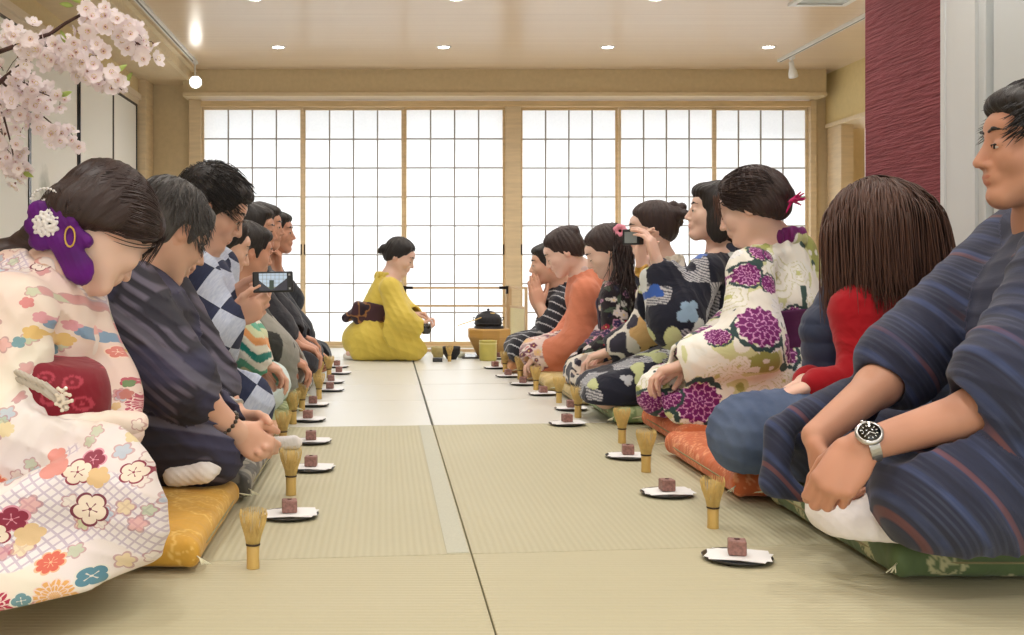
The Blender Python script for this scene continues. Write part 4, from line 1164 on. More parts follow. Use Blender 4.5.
# ---- woman with long brown hair, red sweater, jeans
def make_r2():
    p = Person('woman with long brown hair in red sweater, quilted navy vest and jeans, back turned', (1.30, 2.86), 150, z0=.08, lean=6, tone='fair', h=.0048)
    J = p.J
    J['head'] = at(874, 232, 2.82); p.look(-28, 10, 0)
    J['neck'] = at(880, 290, 2.86); J['chest'] = V(1.31, 2.86, .42); J['waist'] = V(1.31, 2.86, .28)
    J['shL'] = at(858, 312, 2.72); J['shR'] = at(905, 312, 2.98)
    J['elL'] = at(872, 385, 2.66); J['wrL'] = at(815, 385, 2.66)
    J['elR'] = at(850, 380, 3.02); J['wrR'] = at(806, 382, 2.80)
    J['kneeL'] = at(752, 434, 2.68); J['ankL'] = V(1.10, 2.9, .12); J['kneeR'] = V(1.12, 3.06, .14); J['ankR'] = V(1.02, 2.85, .12)
    J['hipL'] = V(1.30, 2.75, .17); J['hipR'] = V(1.30, 2.92, .17); del J['toeL'], J['toeR']
    seat_hands(p, 'L', (-.9, .25, -.35), curl=40, s=.95); seat_hands(p, 'R', (-.9, -.3, -.4), (.1, -.5, -.8), 45, s=.95)
    p.body(fem=True, hs=1.0)
    def sw(S): S.cap(J['sh'+'L'], J['elL'], .068, .058, k=.04, g=1)
    p.robe(cloth_m, colf=plain((168, 22, 34), .1, 9), wide=.82, sleeve=(.058, .045), lap=False, cut=False, sleeve_to=.92, extra=sw, name='sweater', h=.005,
           folds=dict(dirs=[(V(1, 0, .5), .05, J['elL'], .15, 1), (V(.2, 0, 1), .07, J['shL'], .2, .6)], amp=.004, seed=5))
    S = Solid()
    for sd in 'LR':
        S.cap(J['hip'+sd], J['knee'+sd], .115, .100, k=.05); S.cap(J['knee'+sd], J['ank'+sd], .082, .05, k=.04)
    S.cap(at(748, 436, 2.66), at(850, 425, 2.70), .088, .115, k=.05); S.ell(J['pel'], (.17, .17, .12), k=.05); S.half(V(0, 0, .083), -Z_)
    S.disp = disp_folds([(V(1, 0, .5), .05, at(775, 425, 2.65), .16, 1), (V(.3, 0, 1), .07, at(740, 440, 2.6), .15, .6)], .006, 3)
    dn = mat('blue_denim', (68, 84, 116), .85, noise=10, ncol=(100, 116, 146), bump=(600, .3))
    solid_obj(S, 'jeans', dn, p.root, h=.005)
    # vest: quilted, behind and between sleeve and hair
    S = Solid()
    S.cap(at(842, 286, 2.88), at(826, 330, 2.84), .045, .052, k=.05); S.cap(at(826, 330, 2.84), at(830, 362, 2.86), .052, .055, k=.05); S.cap(at(830, 362, 2.86), at(880, 372, 2.92), .055, .06, k=.05)
    S.cap(at(905, 282, 2.86), at(925, 330, 2.94), .06, .075, k=.05); S.cap(at(925, 330, 2.94), at(925, 380, 2.96), .075, .08, k=.05); S.cap(at(925, 380, 2.96), at(880, 378, 2.95), .08, .06, k=.05)
    S.disp = lambda P: (-np.abs(np.sin((P[..., 2])*math.pi/.05))**.5*.006)
    solid_obj(S, 'vest', silk_m, p.root, h=.005, colf=plain((52, 62, 88), .12, 10))
    # long hair: falls over the shoulders
    def ex(S, E, W, R):
        S.cap(W(0, -.045, .03), W(0, -.065, -.12), .072, .066, k=.05, n=R[:, 1], f=1.3)
        for sx in (-1, 1): S.cap(W(sx*.050, -.02, .0), W(sx*.070, -.02, -.11), .036, .034, k=.05)
    p.hair(hair_brown, 'long', 1.04, ex, h=.005)
    n = 1900
    st = []
    c0 = p.HW(0, -.012, .03)
    while len(st) < n:
        x = RNG.uniform(-1, 1); y = RNG.uniform(-1, .75); zz = RNG.uniform(.1, 1) if RNG.random() < .65 else RNG.uniform(.75, 1)
        d = nrm(V(x*.8, y*.8, zz)); st.append(c0+p.HR@(d*V(.086, .108, .102)))
    st = np.array(st); l0 = (st-c0)@p.HR
    out0 = np.stack([np.clip(l0[:, 0]*22, -1, 1), np.clip(l0[:, 1]*3, -.9, .25)-.35, -.25+0*l0[:, 0]], 1); out0 = out0/np.linalg.norm(out0, axis=1, keepdims=True)@p.HR.T
    ph = RNG.random(n)*6
    def fl(P_, i):
        w = min(1, i/7.0); dn_ = np.tile(V(0, 0, -1), (n, 1)); l = (P_-c0)@p.HR
        spread = np.stack([np.clip(l0[:, 0]*22, -1, 1)*.10*(i < 20), -.12-.0*l0[:, 1], 0*l0[:, 0]], 1)@p.HR.T
        if i > 20: spread = spread+(np.stack([.18*np.sin(ph), .15*np.cos(ph), 0*ph], 1))@p.HR.T
        return out0*(1-w)+dn_*w+spread*w
    P = grow(st, out0, fl, p.HW, p.HR, 1, 30, .0115, rad=(.090, .114, .106), jit=.07, layer=.012)
    strands('hair_strands', P, .0026, .0010, hair_brown, p.root)

def simple(label, base, ang, Y, head, neck, look, tone, fem, colf, shN, shF, elN, wrN, elF, wrF, m=None, hair='short', hairm=None, lean=10, near='L', h=.006, z0=.06, bag=None, wide=1.0, hs=1.0, dN=(-1, .2, -.3), dF=(-1, -.2, -.3), nN=(0, 0, -1), nF=(0, 0, -1), curl=32, knee=None, sleeve=(.085, .075), sleeve_to=.8, name='kimono', extra=None, hx=None, vol=1.06, folds=True, coll=None, ccf=None, lapr=1.0, group=None, chest=None, closed=False, hkw=None, cut=True, collw=.022):
    p = Person(label, (base, Y), ang, z0=z0, lean=lean, tone=tone, h=h, group=group); J = p.J
    far = 'R' if near == 'L' else 'L'
    J['head'] = at(*head); p.look(*look); J['neck'] = at(*neck)
    J['chest'] = at(*chest) if chest else J['neck']*.62+J['pel']*.38
    J['waist'] = J['chest']*.5+J['pel']*.5
    for sd, q in ((near, (shN, elN, wrN)), (far, (shF, elF, wrF))):
        for k, t in zip(('sh', 'el', 'wr'), q): J[k+sd] = at(*t)
    seat_hands(p, near, dN, nN, curl, **(hkw or {})); seat_hands(p, far, dF, nF, curl, **(hkw or {}))
    if knee is not None:
        kk = at(*knee); J['knee'+near] = kk; J['knee'+far] = kk+V(0, .2, 0)+p.F*.0
    p.body(fem=fem, hs=hs, closed=closed)
    fd = dict(dirs=[(V(.5, .1, 1), .09, (J['kneeL']+J['kneeR'])/2, .3, 1), (V(1, 0, .5), .09, J['sh'+near], .3, 1)], amp=.005, seed=base*7) if folds else None
    p.robe(m or cloth_m, colf=colf, ccf=ccf, wide=wide, sleeve=sleeve, bag=bag, folds=fd, sleeve_to=sleeve_to, name=name, extra=(lambda S: extra(S, p)) if extra else None, lapr=lapr, cut=cut)
    if coll: p.collar(m or cloth_m, colf=coll, h=h*.8, w=collw)
    p.hair(hairm or hair_black, hair, vol, hx)
    return p
BK = lambda a, b, c=None: None
def make_r4():
    def nv(P, g):
        U, Vv = P@PL[0], P@PL[1]; n = vnoise(P, 13, 21); n2 = vnoise(P, 11, 33)
        c = np.tile(L(34, 36, 50), (len(P), 1))
        band = (n > .53) & (n < .74); st = (np.sin((U*.6+Vv)*2*np.pi/.013+n*24) > 0)
        c[band] = L(92, 94, 104); c[band & st] = L(196, 196, 200)
        c[n > .74] = L(150, 152, 158); c[n2 > .76] = L(196, 202, 150); c[(vnoise(P, 8, 51) > .80)] = L(214, 218, 216)
        q = at(630, 300, 3.95)
        for px, py, r, cl in ((652, 293, .035, (58, 96, 178)), (677, 318, .055, (150, 178, 204)), (682, 312, .04, (150, 178, 204)), (612, 350, .03, (190, 192, 196)), (668, 352, .04, (186, 192, 140)), (706, 250, .03, (90, 120, 190)), (632, 378, .03, (176, 178, 184))):
            q = at(px, py, 3.98); k, rr, a = petals(U, Vv, q@PL[0], q@PL[1], r*.85, px, 3, .5); c[k < 1] = L(*cl)
        return c
    def bob(S, E, W, R):
        for sx in (-1, 1): E((sx*.066, -.008, -.052), (.026, .048, .070), .03)
        E((0, -.070, -.055), (.070, .045, .075), .03); E((0, .060, .085), (.060, .040, .030), .03)
        E((0, .105, -.035), (.052, .060, .10), .012, 's')
    p = simple('woman with black bobbed hair in dark grey patterned kimono taking a photo with raised hands', 1.27, 170, 4.22, (716, 213, 4.2), (724, 250, 4.22), (0, -4, 0), 'fair', True, nv,
           (706, 272, 4.05), (724, 270, 4.38), (676, 322, 3.98), (657, 262, 4.06), (690, 300, 4.42), (642, 268, 4.30), hair='long', lean=8, h=.005, z0=.07,
           bag=(.24, .03, {'L': at(700, 370, 4.0)-at(676, 322, 3.98), 'R': V(0, 0, -.2)}), dN=(-.25, .15, 1), dF=(-.1, .05, 1), nN=(-.7, .5, 0), nF=(.6, -.5, .1), curl=26, sleeve=(.10, .085), sleeve_to=.72, hx=bob, vol=1.08, knee=(606, 396, 4.1),
           coll=lambda P, g: np.where((vnoise(P, 20, 8) > .6)[:, None], L(90, 120, 190), L(60, 62, 78)), hs=1.0)
    S = Solid(); q = at(660, 263, 4.06)
    for k in range(14):
        a = k*2*math.pi/14; S.ell(q+V(math.cos(a)*.030, math.sin(a)*.030, .004*math.sin(a)), (.0045, .0045, .0045), k=.002)
    solid_obj(S, 'bead_bracelet', eye_dark, p.root, h=.0025)
    S = Solid(); q = at(642, 271, 4.30); S.cap(q, q+V(0, 0, .008), .031, .030, k=.01); solid_obj(S, 'gold_bracelet', mat('gold', (212, 168, 90), .3, metal=.9), p.root, h=.003)
def make_r5():
    def c5(P, g):
        n = vnoise(P, 16, 3); c = np.tile(L(40, 40, 54), (len(P), 1)); c[n > .45] = L(222, 216, 206); c[n > .66] = L(60, 58, 72); c[vnoise(P, 20, 5) > .7] = L(214, 176, 120); return c
    def bun(S, E, W, R):
        E((0, -.112, .050), (.052, .036, .040), .010)
        for a in range(7): E((.030*math.sin(a*2.1), -.128+.022*math.cos(a*1.7), .052+.040*math.cos(a*.9)), (.024, .022, .022), .004)
    p = simple('woman with a high dark hair bun, face hidden behind the raised camera', 1.30, 172, 4.78, (652, 229, 4.75), (662, 262, 4.78), (0, 8, 0), 'fair', True, c5,
           (655, 280, 4.62), (668, 280, 4.92), (650, 330, 4.6), (610, 352, 4.66), (650, 330, 4.95), (612, 350, 4.85), hair='up', hairm=hair_dkbrown, h=.006, bag=(.2, .03), hx=bun, vol=1.05, coll=plain((224, 216, 200), .2, 50), knee=(590, 378, 4.7))
def make_r6():
    cf = floral((34, 28, 36), [((206, 196, 196), None), ((198, 120, 142), (230, 190, 200)), ((150, 28, 52), None), ((216, 206, 204), None), ((60, 50, 90), (180, 130, 160)), ((196, 196, 194), (60, 60, 60))], cell=.052, planes=PL, leaf=[(206, 202, 196), (30, 28, 50), (74, 90, 74)], seed=3, density=.92)
    p = simple('woman with long wavy dark hair in dark floral kimono, looking down', 1.19, 172, 5.12, (607, 251, 5.08), (620, 278, 5.12), (2, 30, 0), 'fair', True, cf,
           (615, 299, 4.95), (626, 296, 5.25), (620, 345, 4.9), (592, 360, 4.98), (610, 340, 5.25), (590, 358, 5.12), hair='up', hairm=hair_dkbrown, h=.006, bag=(.16, .03), vol=1.04, knee=(590, 373, 4.98), coll=plain((50, 40, 60), .2, 40), closed=True, lean=16)
    c0 = p.HW(0, -.012, .03); n = 420
    st = np.array([c0+p.HR@(nrm(V(RNG.uniform(-.8, .8), RNG.uniform(-1, -.45), RNG.uniform(-.5, .7)))*V(.084, .108, .1)) for _ in range(n)])
    ph = RNG.random(n)*6
    def fl(P_, i): return np.stack([-.15+.35*np.sin(i*.55+ph*.4), -.35+.25*np.cos(i*.5+ph), -1+0*ph], 1)
    strands('hair_strands', grow(st, np.tile(V(.5, -.2, -.3), (n, 1)), fl, p.HW, p.HR, 1, 26, .0145, rad=(.083, .106, .100), jit=.16, layer=.01), .0032, .0014, hair_dkbrown, p.root)
    S = Solid(); q = p.HW(-.05, -.095, .055)
    for k in range(7):
        a = k*.9; S.ell(q+p.HR@V(-.012, math.cos(a)*.022, math.sin(a)*.022), (.014, .014, .014), k=.006)
    solid_obj(S, 'hair_flower', cloth_m, p.root, h=.004, colf=plain((232, 150, 170), .15, 40))
def make_r7():
    cl = floral((226, 206, 200), [((206, 120, 130), (240, 230, 220)), ((228, 190, 150), None), ((120, 60, 84), None), ((240, 232, 226), (190, 110, 120))], cell=.045, planes=PL, leaf=[(180, 150, 150), (226, 216, 200)], seed=8, density=.9)
    def c7(P, g):
        c = cl(P, g); U = g == 0
        o = L(216, 134, 104)*(.92+.12*vnoise(P, 7, 3)[:, None]); m_ = ((g == 1) | (g == 2) | ((g == 0))) & ~((P[:, 0] < at(557, 300, 5.5)[0]-(P[:, 2]-.52)*.12) & (g == 0)); c[m_] = o[m_]; return c
    def bun(S, E, W, R): E((0, -.095, .07), (.04, .034, .032), .012); E((0, -.075, .088), (.045, .03, .024), .012)
    p = simple('woman in plain orange kimono jacket over pink floral kimono, bowing forward', 1.17, 172, 5.58, (564, 252, 5.52), (581, 271, 5.55), (0, 30, 0), 'fair', True, c7,
           (585, 293, 5.40), (590, 291, 5.70), (578, 342, 5.36), (548, 356, 5.42), (572, 335, 5.7), (548, 354, 5.6), hair='up', hairm=hair_dkbrown, h=.006, bag=(.20, .035), vol=1.03, knee=(541, 356, 5.45), hx=bun, closed=True, lean=22, sleeve=(.085, .07), coll=plain((216, 190, 186), .25, 50), wide=1.08)
def make_r8():
    def c8(P, g):
        c = np.tile(L(44, 46, 54), (len(P), 1)); s = np.sin((P@PL[0]*.7+P@PL[1])*2*np.pi/.055+3*vnoise(P, 5, 2)); c[s > .93] = L(196, 198, 204); c[(s > .6) & (s < .66)] = L(110, 112, 124); return c
    p = simple('man in black yukata with thin white stripes, palms pressed together in prayer', 1.12, 172, 6.08, (549, 264, 6.04), (561, 286, 6.08), (4, 8, 0), 'mid', False, c8,
           (560, 306, 5.93), (566, 304, 6.2), (553, 330, 5.9), (540, 306, 5.98), (552, 328, 6.2), (537, 306, 6.06), hair='short', h=.006, vol=1.05, knee=(523, 350, 5.95), dN=(-.25, 0, 1), dF=(-.2, -.05, 1), nN=(0, 1, 0), nF=(0, -1, 0), curl=4, sleeve_to=.25, sleeve=(.08, .075), coll=plain((30, 30, 36), .1, 30), name='yukata', hkw=dict(thumb=(.75, .5, .1), tcurl=4))
PR = (nrm(V(1, -.10, .0)), nrm(V(0, .16, 1)))
def make_l1():
    p = Person('woman in cream and pink floral kimono with a purple hair flower, on a yellow cushion', (-.93, 2.08), 12, z0=.075, lean=24, tone='fair', h=.0042)
    J = p.J
    J['head'] = at(104, 230, 2.20); p.look(40, 48, 4)
    J['neck'] = at(52, 274, 2.16); J['chest'] = at(30, 345, 2.14); J['waist'] = at(5, 400, 2.10)
    J['shR'] = at(15, 315, 1.96); J['shL'] = at(72, 300, 2.32)
    J['elR'] = at(-5, 440, 1.90); J['wrR'] = at(50, 480, 1.97)
    J['elL'] = at(92, 392, 2.36); J['wrL'] = at(96, 450, 2.22)
    J['kneeR'] = at(92, 508, 1.98); J['kneeL'] = at(104, 500, 2.22)
    seat_hands(p, 'L', (.9, -.3, -.4)); seat_hands(p, 'R', (.9, .3, -.4))
    p.body(fem=True, hs=1.0, closed=True, jaw=.9)
    m, nt, b = new_mat('cream_floral_silk'); g = G(nt)
    base = g.attr('cc'); xyz = g.sep(base); U, Vv = xyz[0], xyz[1]
    n = g.noise(base, 5, 3); c = g.mix(g.step(n, .5, .12), srgb(238, 230, 214), srgb(238, 212, 202))
    c = g.mix(g.m('MULTIPLY', g.step(g.noise(base, 3.2, 2), .56, .03), .5), c, srgb(232, 226, 236))
    # lattice inside cloud shapes
    cl = g.step(g.noise(base, 3.6, 2), .585, .006)
    lt = g.m('MAXIMUM', g.m('GREATER_THAN', g.m('SINE', g.m('MULTIPLY', g.m('ADD', U, Vv), 2*math.pi/.017)), .72), g.m('GREATER_THAN', g.m('SINE', g.m('MULTIPLY', g.m('SUBTRACT', U, Vv), 2*math.pi/.017)), .72))
    c = g.mix(g.m('MULTIPLY', cl, .75), c, srgb(240, 234, 238)); c = g.mix(g.m('MULTIPLY', g.m('MULTIPLY', cl, lt), .6), c, srgb(176, 156, 186))
    mp = N(nt, 'ShaderNodeMapping'); ins(mp, 'Location', (7.9, 4.1, 0)); nt.links.new(base, mp.inputs[0])
    co_ = g.step(g.noise(mp.outputs[0], 4.2, 1), .70, .006); co_ = g.m('MULTIPLY', co_, g.m('LESS_THAN', Vv, .60)); c = g.mix(g.m('MULTIPLY', co_, .8), c, srgb(222, 134, 124))
    def flower(c, cx, cy, R, rot, n, rgb, line=None, dots=False):
        du = g.m('SUBTRACT', U, cx); dv = g.m('SUBTRACT', Vv, cy)
        r = g.m('SQRT', g.m('ADD', g.m('MULTIPLY', du, du), g.m('MULTIPLY', dv, dv))); a = g.m('ARCTAN2', dv, du)
        pet = g.m('ABSOLUTE', g.m('COSINE', g.m('MULTIPLY', g.m('ADD', a, rot), n/2)))
        k = g.m('DIVIDE', r, g.m('MULTIPLY', g.m('ADD', g.m('MULTIPLY', g.m('POWER', pet, .5), .3), .7), R))
        inside = g.m('LESS_THAN', k, 1.0)
        c = g.mix(inside, c, srgb(*rgb))
        if line:
            ln = g.m('MULTIPLY', inside, g.m('MAXIMUM', g.m('GREATER_THAN', k, .86), g.m('LESS_THAN', k, .10)))
            c = g.mix(ln, c, srgb(*line))
            st = g.m('MULTIPLY', g.m('MULTIPLY', g.m('GREATER_THAN', pet, .97), g.m('LESS_THAN', k, .42)), inside); c = g.mix(st, c, srgb(*line))
        if dots:
            rg = g.m('GREATER_THAN', g.m('FRACT', g.m('MULTIPLY', k, 3.0)), .78); pe = g.m('GREATER_THAN', g.m('ABSOLUTE', g.m('SINE', g.m('MULTIPLY', a, 9))), .93)
            c = g.mix(g.m('MULTIPLY', inside, g.m('MAXIMUM', rg, pe)), c, srgb(240, 214, 206))
        return c
    wine, cream = (142, 38, 66), (240, 226, 208)
    FL = [(121, 458, 9, 5, wine, (220, 150, 170), 0), (112, 469, 10, 5, cream, wine, 0), (129, 474, 8, 5, (226, 192, 140), None, 0), (72, 509, 10, 5, wine, (220, 150, 170), 0), (62, 522, 9, 5, cream, wine, 0), (84, 523, 8, 5, (226, 196, 150), None, 0),
          (124, 503, 13, 5, cream, (120, 44, 66), 0), (72, 580, 13, 12, (178, 40, 74), None, 1), (104, 547, 8, 8, (222, 104, 84), (240, 190, 150), 0), (112, 575, 12, 12, (232, 176, 104), None, 1), (131, 562, 8, 4, (90, 140, 160), (230, 226, 216), 0),
          (92, 576, 6, 4, (110, 150, 160), (230, 226, 216), 0), (88, 600, 7, 6, (222, 120, 112), None, 0), (15, 602, 8, 8, (238, 214, 200), (214, 96, 96), 0), (34, 605, 5, 5, (238, 214, 200), (214, 96, 96), 0), (25, 482, 9, 8, (222, 120, 96), (240, 200, 170), 0),
          (155, 470, 9, 5, cream, wine, 0), (80, 455, 7, 3, (226, 150, 140), None, 0), (92, 464, 9, 3, (226, 150, 140), None, 0), (40, 505, 9, 3, (170, 70, 96), None, 0), (45, 520, 9, 3, (222, 110, 100), None, 0), (146, 435, 6, 5, (224, 206, 160), None, 0),
          (12, 410, 8, 5, cream, (190, 110, 130), 0), (20, 403, 5, 5, (186, 70, 100), None, 0), (14, 425, 6, 5, (226, 192, 150), None, 0), (33, 430, 6, 8, (230, 214, 170), None, 0), (120, 400, 13, 12, (184, 70, 96), None, 1), (103, 378, 5, 5, (190, 80, 100), None, 0), (105, 392, 5, 5, (196, 120, 110), None, 0), (100, 405, 4, 5, (226, 192, 140), None, 0),
          (104, 380, 4, 4, (110, 140, 90), None, 0), (78, 330, 6, 5, (130, 160, 190), None, 0), (66, 340, 6, 5, (226, 190, 120), None, 0), (88, 345, 7, 5, (222, 130, 120), (250, 220, 200), 0), (70, 325, 5, 5, (222, 160, 170), None, 0), (58, 350, 5, 4, (120, 160, 170), None, 0),
          (36, 262, 8, 5, (240, 226, 214), (120, 44, 66), 0), (10, 310, 6, 5, (222, 110, 110), None, 0), (24, 300, 5, 5, (230, 196, 130), None, 0), (3, 322, 6, 5, (180, 70, 90), None, 0), (74, 288, 5, 5, (226, 180, 180), None, 0), (95, 325, 5, 5, (226, 180, 110), None, 0), (60, 312, 5, 5, (220, 140, 140), None, 0)]
    for sc_, off_, pal in ((15, (.0, .0), ((226, 150, 150), (150, 180, 206), (232, 204, 140))), (19, (2.3, 1.1), ((190, 80, 100), (236, 226, 214), (170, 190, 150)))):
        mp = N(nt, 'ShaderNodeMapping'); ins(mp, 'Location', off_+(0,)); nt.links.new(base, mp.inputs[0])
        v_ = N(nt, 'ShaderNodeTexVoronoi'); v_.voronoi_dimensions = '2D'; ins(v_, 'Scale', sc_); nt.links.new(mp.outputs[0], v_.inputs['Vector'])
        o3 = g.sep(mp.outputs[0]); q3 = g.sep(v_.outputs['Position']); cl3 = g.sep(v_.outputs['Color'])
        du = g.m('SUBTRACT', o3[0], q3[0]); dv = g.m('SUBTRACT', o3[1], q3[1])
        r_ = g.m('SQRT', g.m('ADD', g.m('MULTIPLY', du, du), g.m('MULTIPLY', dv, dv))); a_ = g.m('ARCTAN2', dv, du)
        pet_ = g.m('ADD', g.m('MULTIPLY', g.m('ABSOLUTE', g.m('COSINE', g.m('MULTIPLY', a_, 2.5))), .35), .65)
        k_ = g.m('DIVIDE', r_, g.m('MULTIPLY', pet_, .24/sc_)); on = g.m('MULTIPLY', g.m('LESS_THAN', k_, 1.0), g.m('GREATER_THAN', cl3[2], .35))
        fc = g.mix(g.m('GREATER_THAN', cl3[0], .4), srgb(*pal[0]), srgb(*pal[1])); fc = g.mix(g.m('GREATER_THAN', cl3[0], .72), fc, srgb(*pal[2]))
        fc = g.mix(g.m('GREATER_THAN', k_, .8), fc, srgb(176, 110, 120))
        c = g.mix(g.m('MULTIPLY', on, .6), c, fc)
    for i, (px, py, r, n_, rgb, ln, dt) in enumerate(FL):
        Yq = 1.90 if py > 420 else 2.05
        q = at(px, py, Yq); c = flower(c, float(q@PR[0]), float(q@PR[1]), r*1.12/500, i*.7, n_, rgb, ln, bool(dt))
    nt.links.new(c, b.inputs['Base Color']); ins(b, 'Roughness', .5); ins(b, 'Sheen Weight', .1)
    g.bump(b, g.m('ADD', g.noise(base, 12, 3), g.m('MULTIPLY', g.noise(base, 700, 1), .1)), .35, .006)
    ccf = lambda P, gg: np.stack([P@PR[0], P@PR[1], P[:, 1]*.5], 1)
    def extra(S):
        # long sleeve spread over the lap, with its folded upper edge
        S.cap(at(-20, 480, 1.84), at(100, 466, 1.86), .13, .085, k=.05, n=V(.1, 1, .25), f=2.4, g=2)
        S.cap(at(60, 430, 1.90), at(136, 422, 1.92), .030, .022, k=.015, g=2)
        S.cap(at(-10, 560, 1.72), at(86, 520, 1.84), .14, .145, k=.06, g=2, n=V(0, 1, .5), f=1.6); S.cap(at(-30, 600, 1.64), at(50, 592, 1.72), .075, .07, k=.05, g=2)
        S.cap(at(10, 590, 1.70), at(82, 572, 1.80), .08, .07, k=.05, g=3)
        S.cap(at(104, 505, 1.98), at(70, 500, 2.0), .105, .12, k=.06, g=3)
        S.cap(J['shR']+V(-.08, 0, 0), J['chest']+V(-.20, -.02, 0), .09, .13, k=.06, g=0); S.cap(J['neck']+V(-.08, 0, -.05), J['chest']+V(-.2, 0, 0), .09, .16, k=.08, g=0)
        S.cap(at(72, 300, 2.25), at(98, 395, 2.24), .06, .085, k=.05, g=1); S.cap(at(98, 395, 2.24), at(120, 430, 2.16), .08, .05, k=.05, g=1)
    p.robe(m, ccf=ccf, wide=1.05, sleeve=(.10, .08), bag=None, extra=extra, h=.0042, sleeve_to=.55, cut=False,
           folds=dict(dirs=[(V(.3, 0, 1), .10, at(90, 520, 1.9), .3, 1), (V(1, 0, .6), .09, at(50, 330, 2.05), .25, 1.1), (V(.8, 0, -.6), .07, at(20, 420, 1.9), .2, .8)], amp=.0055, seed=2))
    def colc(P, g):
        n = vnoise(P, 26, 5); c = np.tile(L(240, 226, 220), (len(P), 1)); c[n > .6] = L(226, 170, 164); c[n > .74] = L(150, 170, 200); return c
    p.collar(silk_m, colf=colc, w=.030, th=.010, back=.05)
    # obi, cord and beaded brooch
    S = Solid(); S.cap(at(10, 345, 2.02), at(28, 400, 1.98), .158, .155, k=.05, n=V(.5, -.8, .2), f=1.2); ax = nrm(V(.45, 0, -.9))
    S.half(at(34, 352, 2.0), nrm(V(.25, 0, 1)), k=.008); S.half(at(36, 414, 2.0), nrm(V(-.25, 0, -1)), k=.008)
    def oc(P, g):
        c = np.tile(L(126, 12, 34), (len(P), 1))
        def fn(du, dv, h):
            r = np.hypot(du, dv); mk = (np.abs(r-.011) < .0022) | (r < .003); c[mk] = L(176, 60, 78)
        scatter(P@PR[0], P@PR[1], .045, 5, fn); return c
    solid_obj(S, 'obi', silk_m, p.root, h=.004, colf=oc)
    S = Solid()
    for z in (0, .012):
        pts = [at(-6, 372, 1.90)+V(0, 0, z), at(20, 380, 1.855)+V(0, 0, z), at(45, 392, 1.835)+V(0, 0, z), at(66, 408, 1.84)+V(0, 0, z)]; S.chain(pts, [.0055]*4, k=.002)
    S.disp = lambda P: .0012*np.sin((P[..., 0]+P[..., 2])*900)
    solid_obj(S, 'obi_cord', mat('silver_cord', (196, 188, 176), .4, bump=(500, .6)), p.root, h=.0022)
    S = Solid(); q = at(64, 398, 1.83)
    for k in range(16):
        a = k*2.4; r = .0042*math.sqrt(k); S.ell(q+V(math.cos(a)*r, -.004, math.sin(a)*r*1.3), (.0042, .0042, .0042), k=.001)
    solid_obj(S, 'obi_brooch', mat('pearl_beads', (232, 222, 206), .25, coat=.4), p.root, h=.002)
    # hair: drawn back to the nape, tail over the shoulder
    def ex(S, E, W, R):
        E((0, -.085, -.03), (.055, .045, .045), .03); q0 = W(0, -.10, -.045)
        S.chain([q0, at(40, 240, 2.16), at(-5, 262, 2.14), at(-60, 300, 2.12)], [.040, .034, .036, .03], k=.03)
        E((0, .06, .07), (.066, .045, .035), .03)
    p.hair(hair_dkbrown, 'up', 1.19, ex, h=.0038)
    tgt = p.HW(0, -.11, -.045)
    def fl(P_, i):
        l = tgt-P_; return l/np.maximum(np.linalg.norm(l, axis=1, keepdims=True), 1e-6)
    p.locks(hair_dkbrown, 1300, fl, steps=20, step=.0115, r=(.0016, .0012), zmin=-.3, yhi=.80, vol=1.195, jit=.08, layer=.003, up=True)
    n = 110; st = np.array([p.HW(RNG.uniform(-.06, .066), .078+.01*RNG.random(), .070+.02*RNG.random()) for _ in range(n)])
    strands('fringe', grow(st, np.tile(p.HR@V(0, .7, -.6), (n, 1)), lambda P_, i: np.tile(p.HR@V(0, .05, -1), (n, 1)), p.HW, p.HR, 1, 11, .0085, rad=(.086, .106, .102), jit=.12), .0014, .0006, hair_dkbrown, p.root)
    # purple flower ornament with white centre and gold loop
    o = at(50, 226, 2.09); f_ = nrm(V(-.25, -.9, .2)); a_ = nrm(np.cross(f_, Z_)); b_ = np.cross(a_, f_)
    S = Solid()
    for k, (dx, dz, r) in enumerate(((-.02, .030, .022), (.018, .026, .022), (.034, .006, .020), (-.030, 0, .020), (-.018, -.028, .022), (.012, -.022, .022))):
        S.ell(o+V(dx, 0, dz), (r*1.15, .014, r), k=.003)
    S.cap(o+V(.01, 0, .02), o+V(.070, .01, -.03), .016, .014, k=.004); S.cap(o+V(.025, .0, -.035), o+V(.055, .01, -.085), .026, .030, k=.01, n=V(0, 1, 0), f=1.7)
    S.cap(o+V(.055, .01, -.085), o+V(.062, .01, -.10), .028, .018, k=.01, n=V(0, 1, 0), f=1.7)
    S.disp = disp_folds([(V(1, 0, .4), .02, None, 1, 1)], .002, 4)
    orn = solid_obj(S, 'hair_flower', silk_m, p.root, h=.0028, colf=plain((92, 14, 118), .35, 30))
    S = Solid()
    for k in range(34):
        a = k*2.4; r = .0047*math.sqrt(k); d = V(math.cos(a)*r, -.016+.0002*k, math.sin(a)*r); S.ell(o+V(-.004, 0, .004)+d, (.0048, .006, .0048), k=.001)
    solid_obj(S, 'flower_centre', mat('white_petals', (228, 226, 226), .6), orn, h=.002)
    S = Solid(); q = o+V(.045, -.018, -.022)
    S.chain([q+V(math.cos(t)*.010, 0, math.sin(t)*.020) for t in np.linspace(0, 6.28, 14)], [.0022]*14, k=.001)
    solid_obj(S, 'gold_loop', mat('gold_thread', (206, 170, 90), .3, metal=.8), orn, h=.0016)
    S = Solid(); q = o+V(-.008, 0, .045)
    for k in range(12):
        a = .3+k*.23; d = V(math.cos(a), -.1, math.sin(a)); S.cap(q, q+d*.028, .0008, .0008, k=.001); S.ell(q+d*.030, (.0032, .0032, .0032), k=.001)
    solid_obj(S, 'babys_breath', MATS['white_petals'], orn, h=.0016)

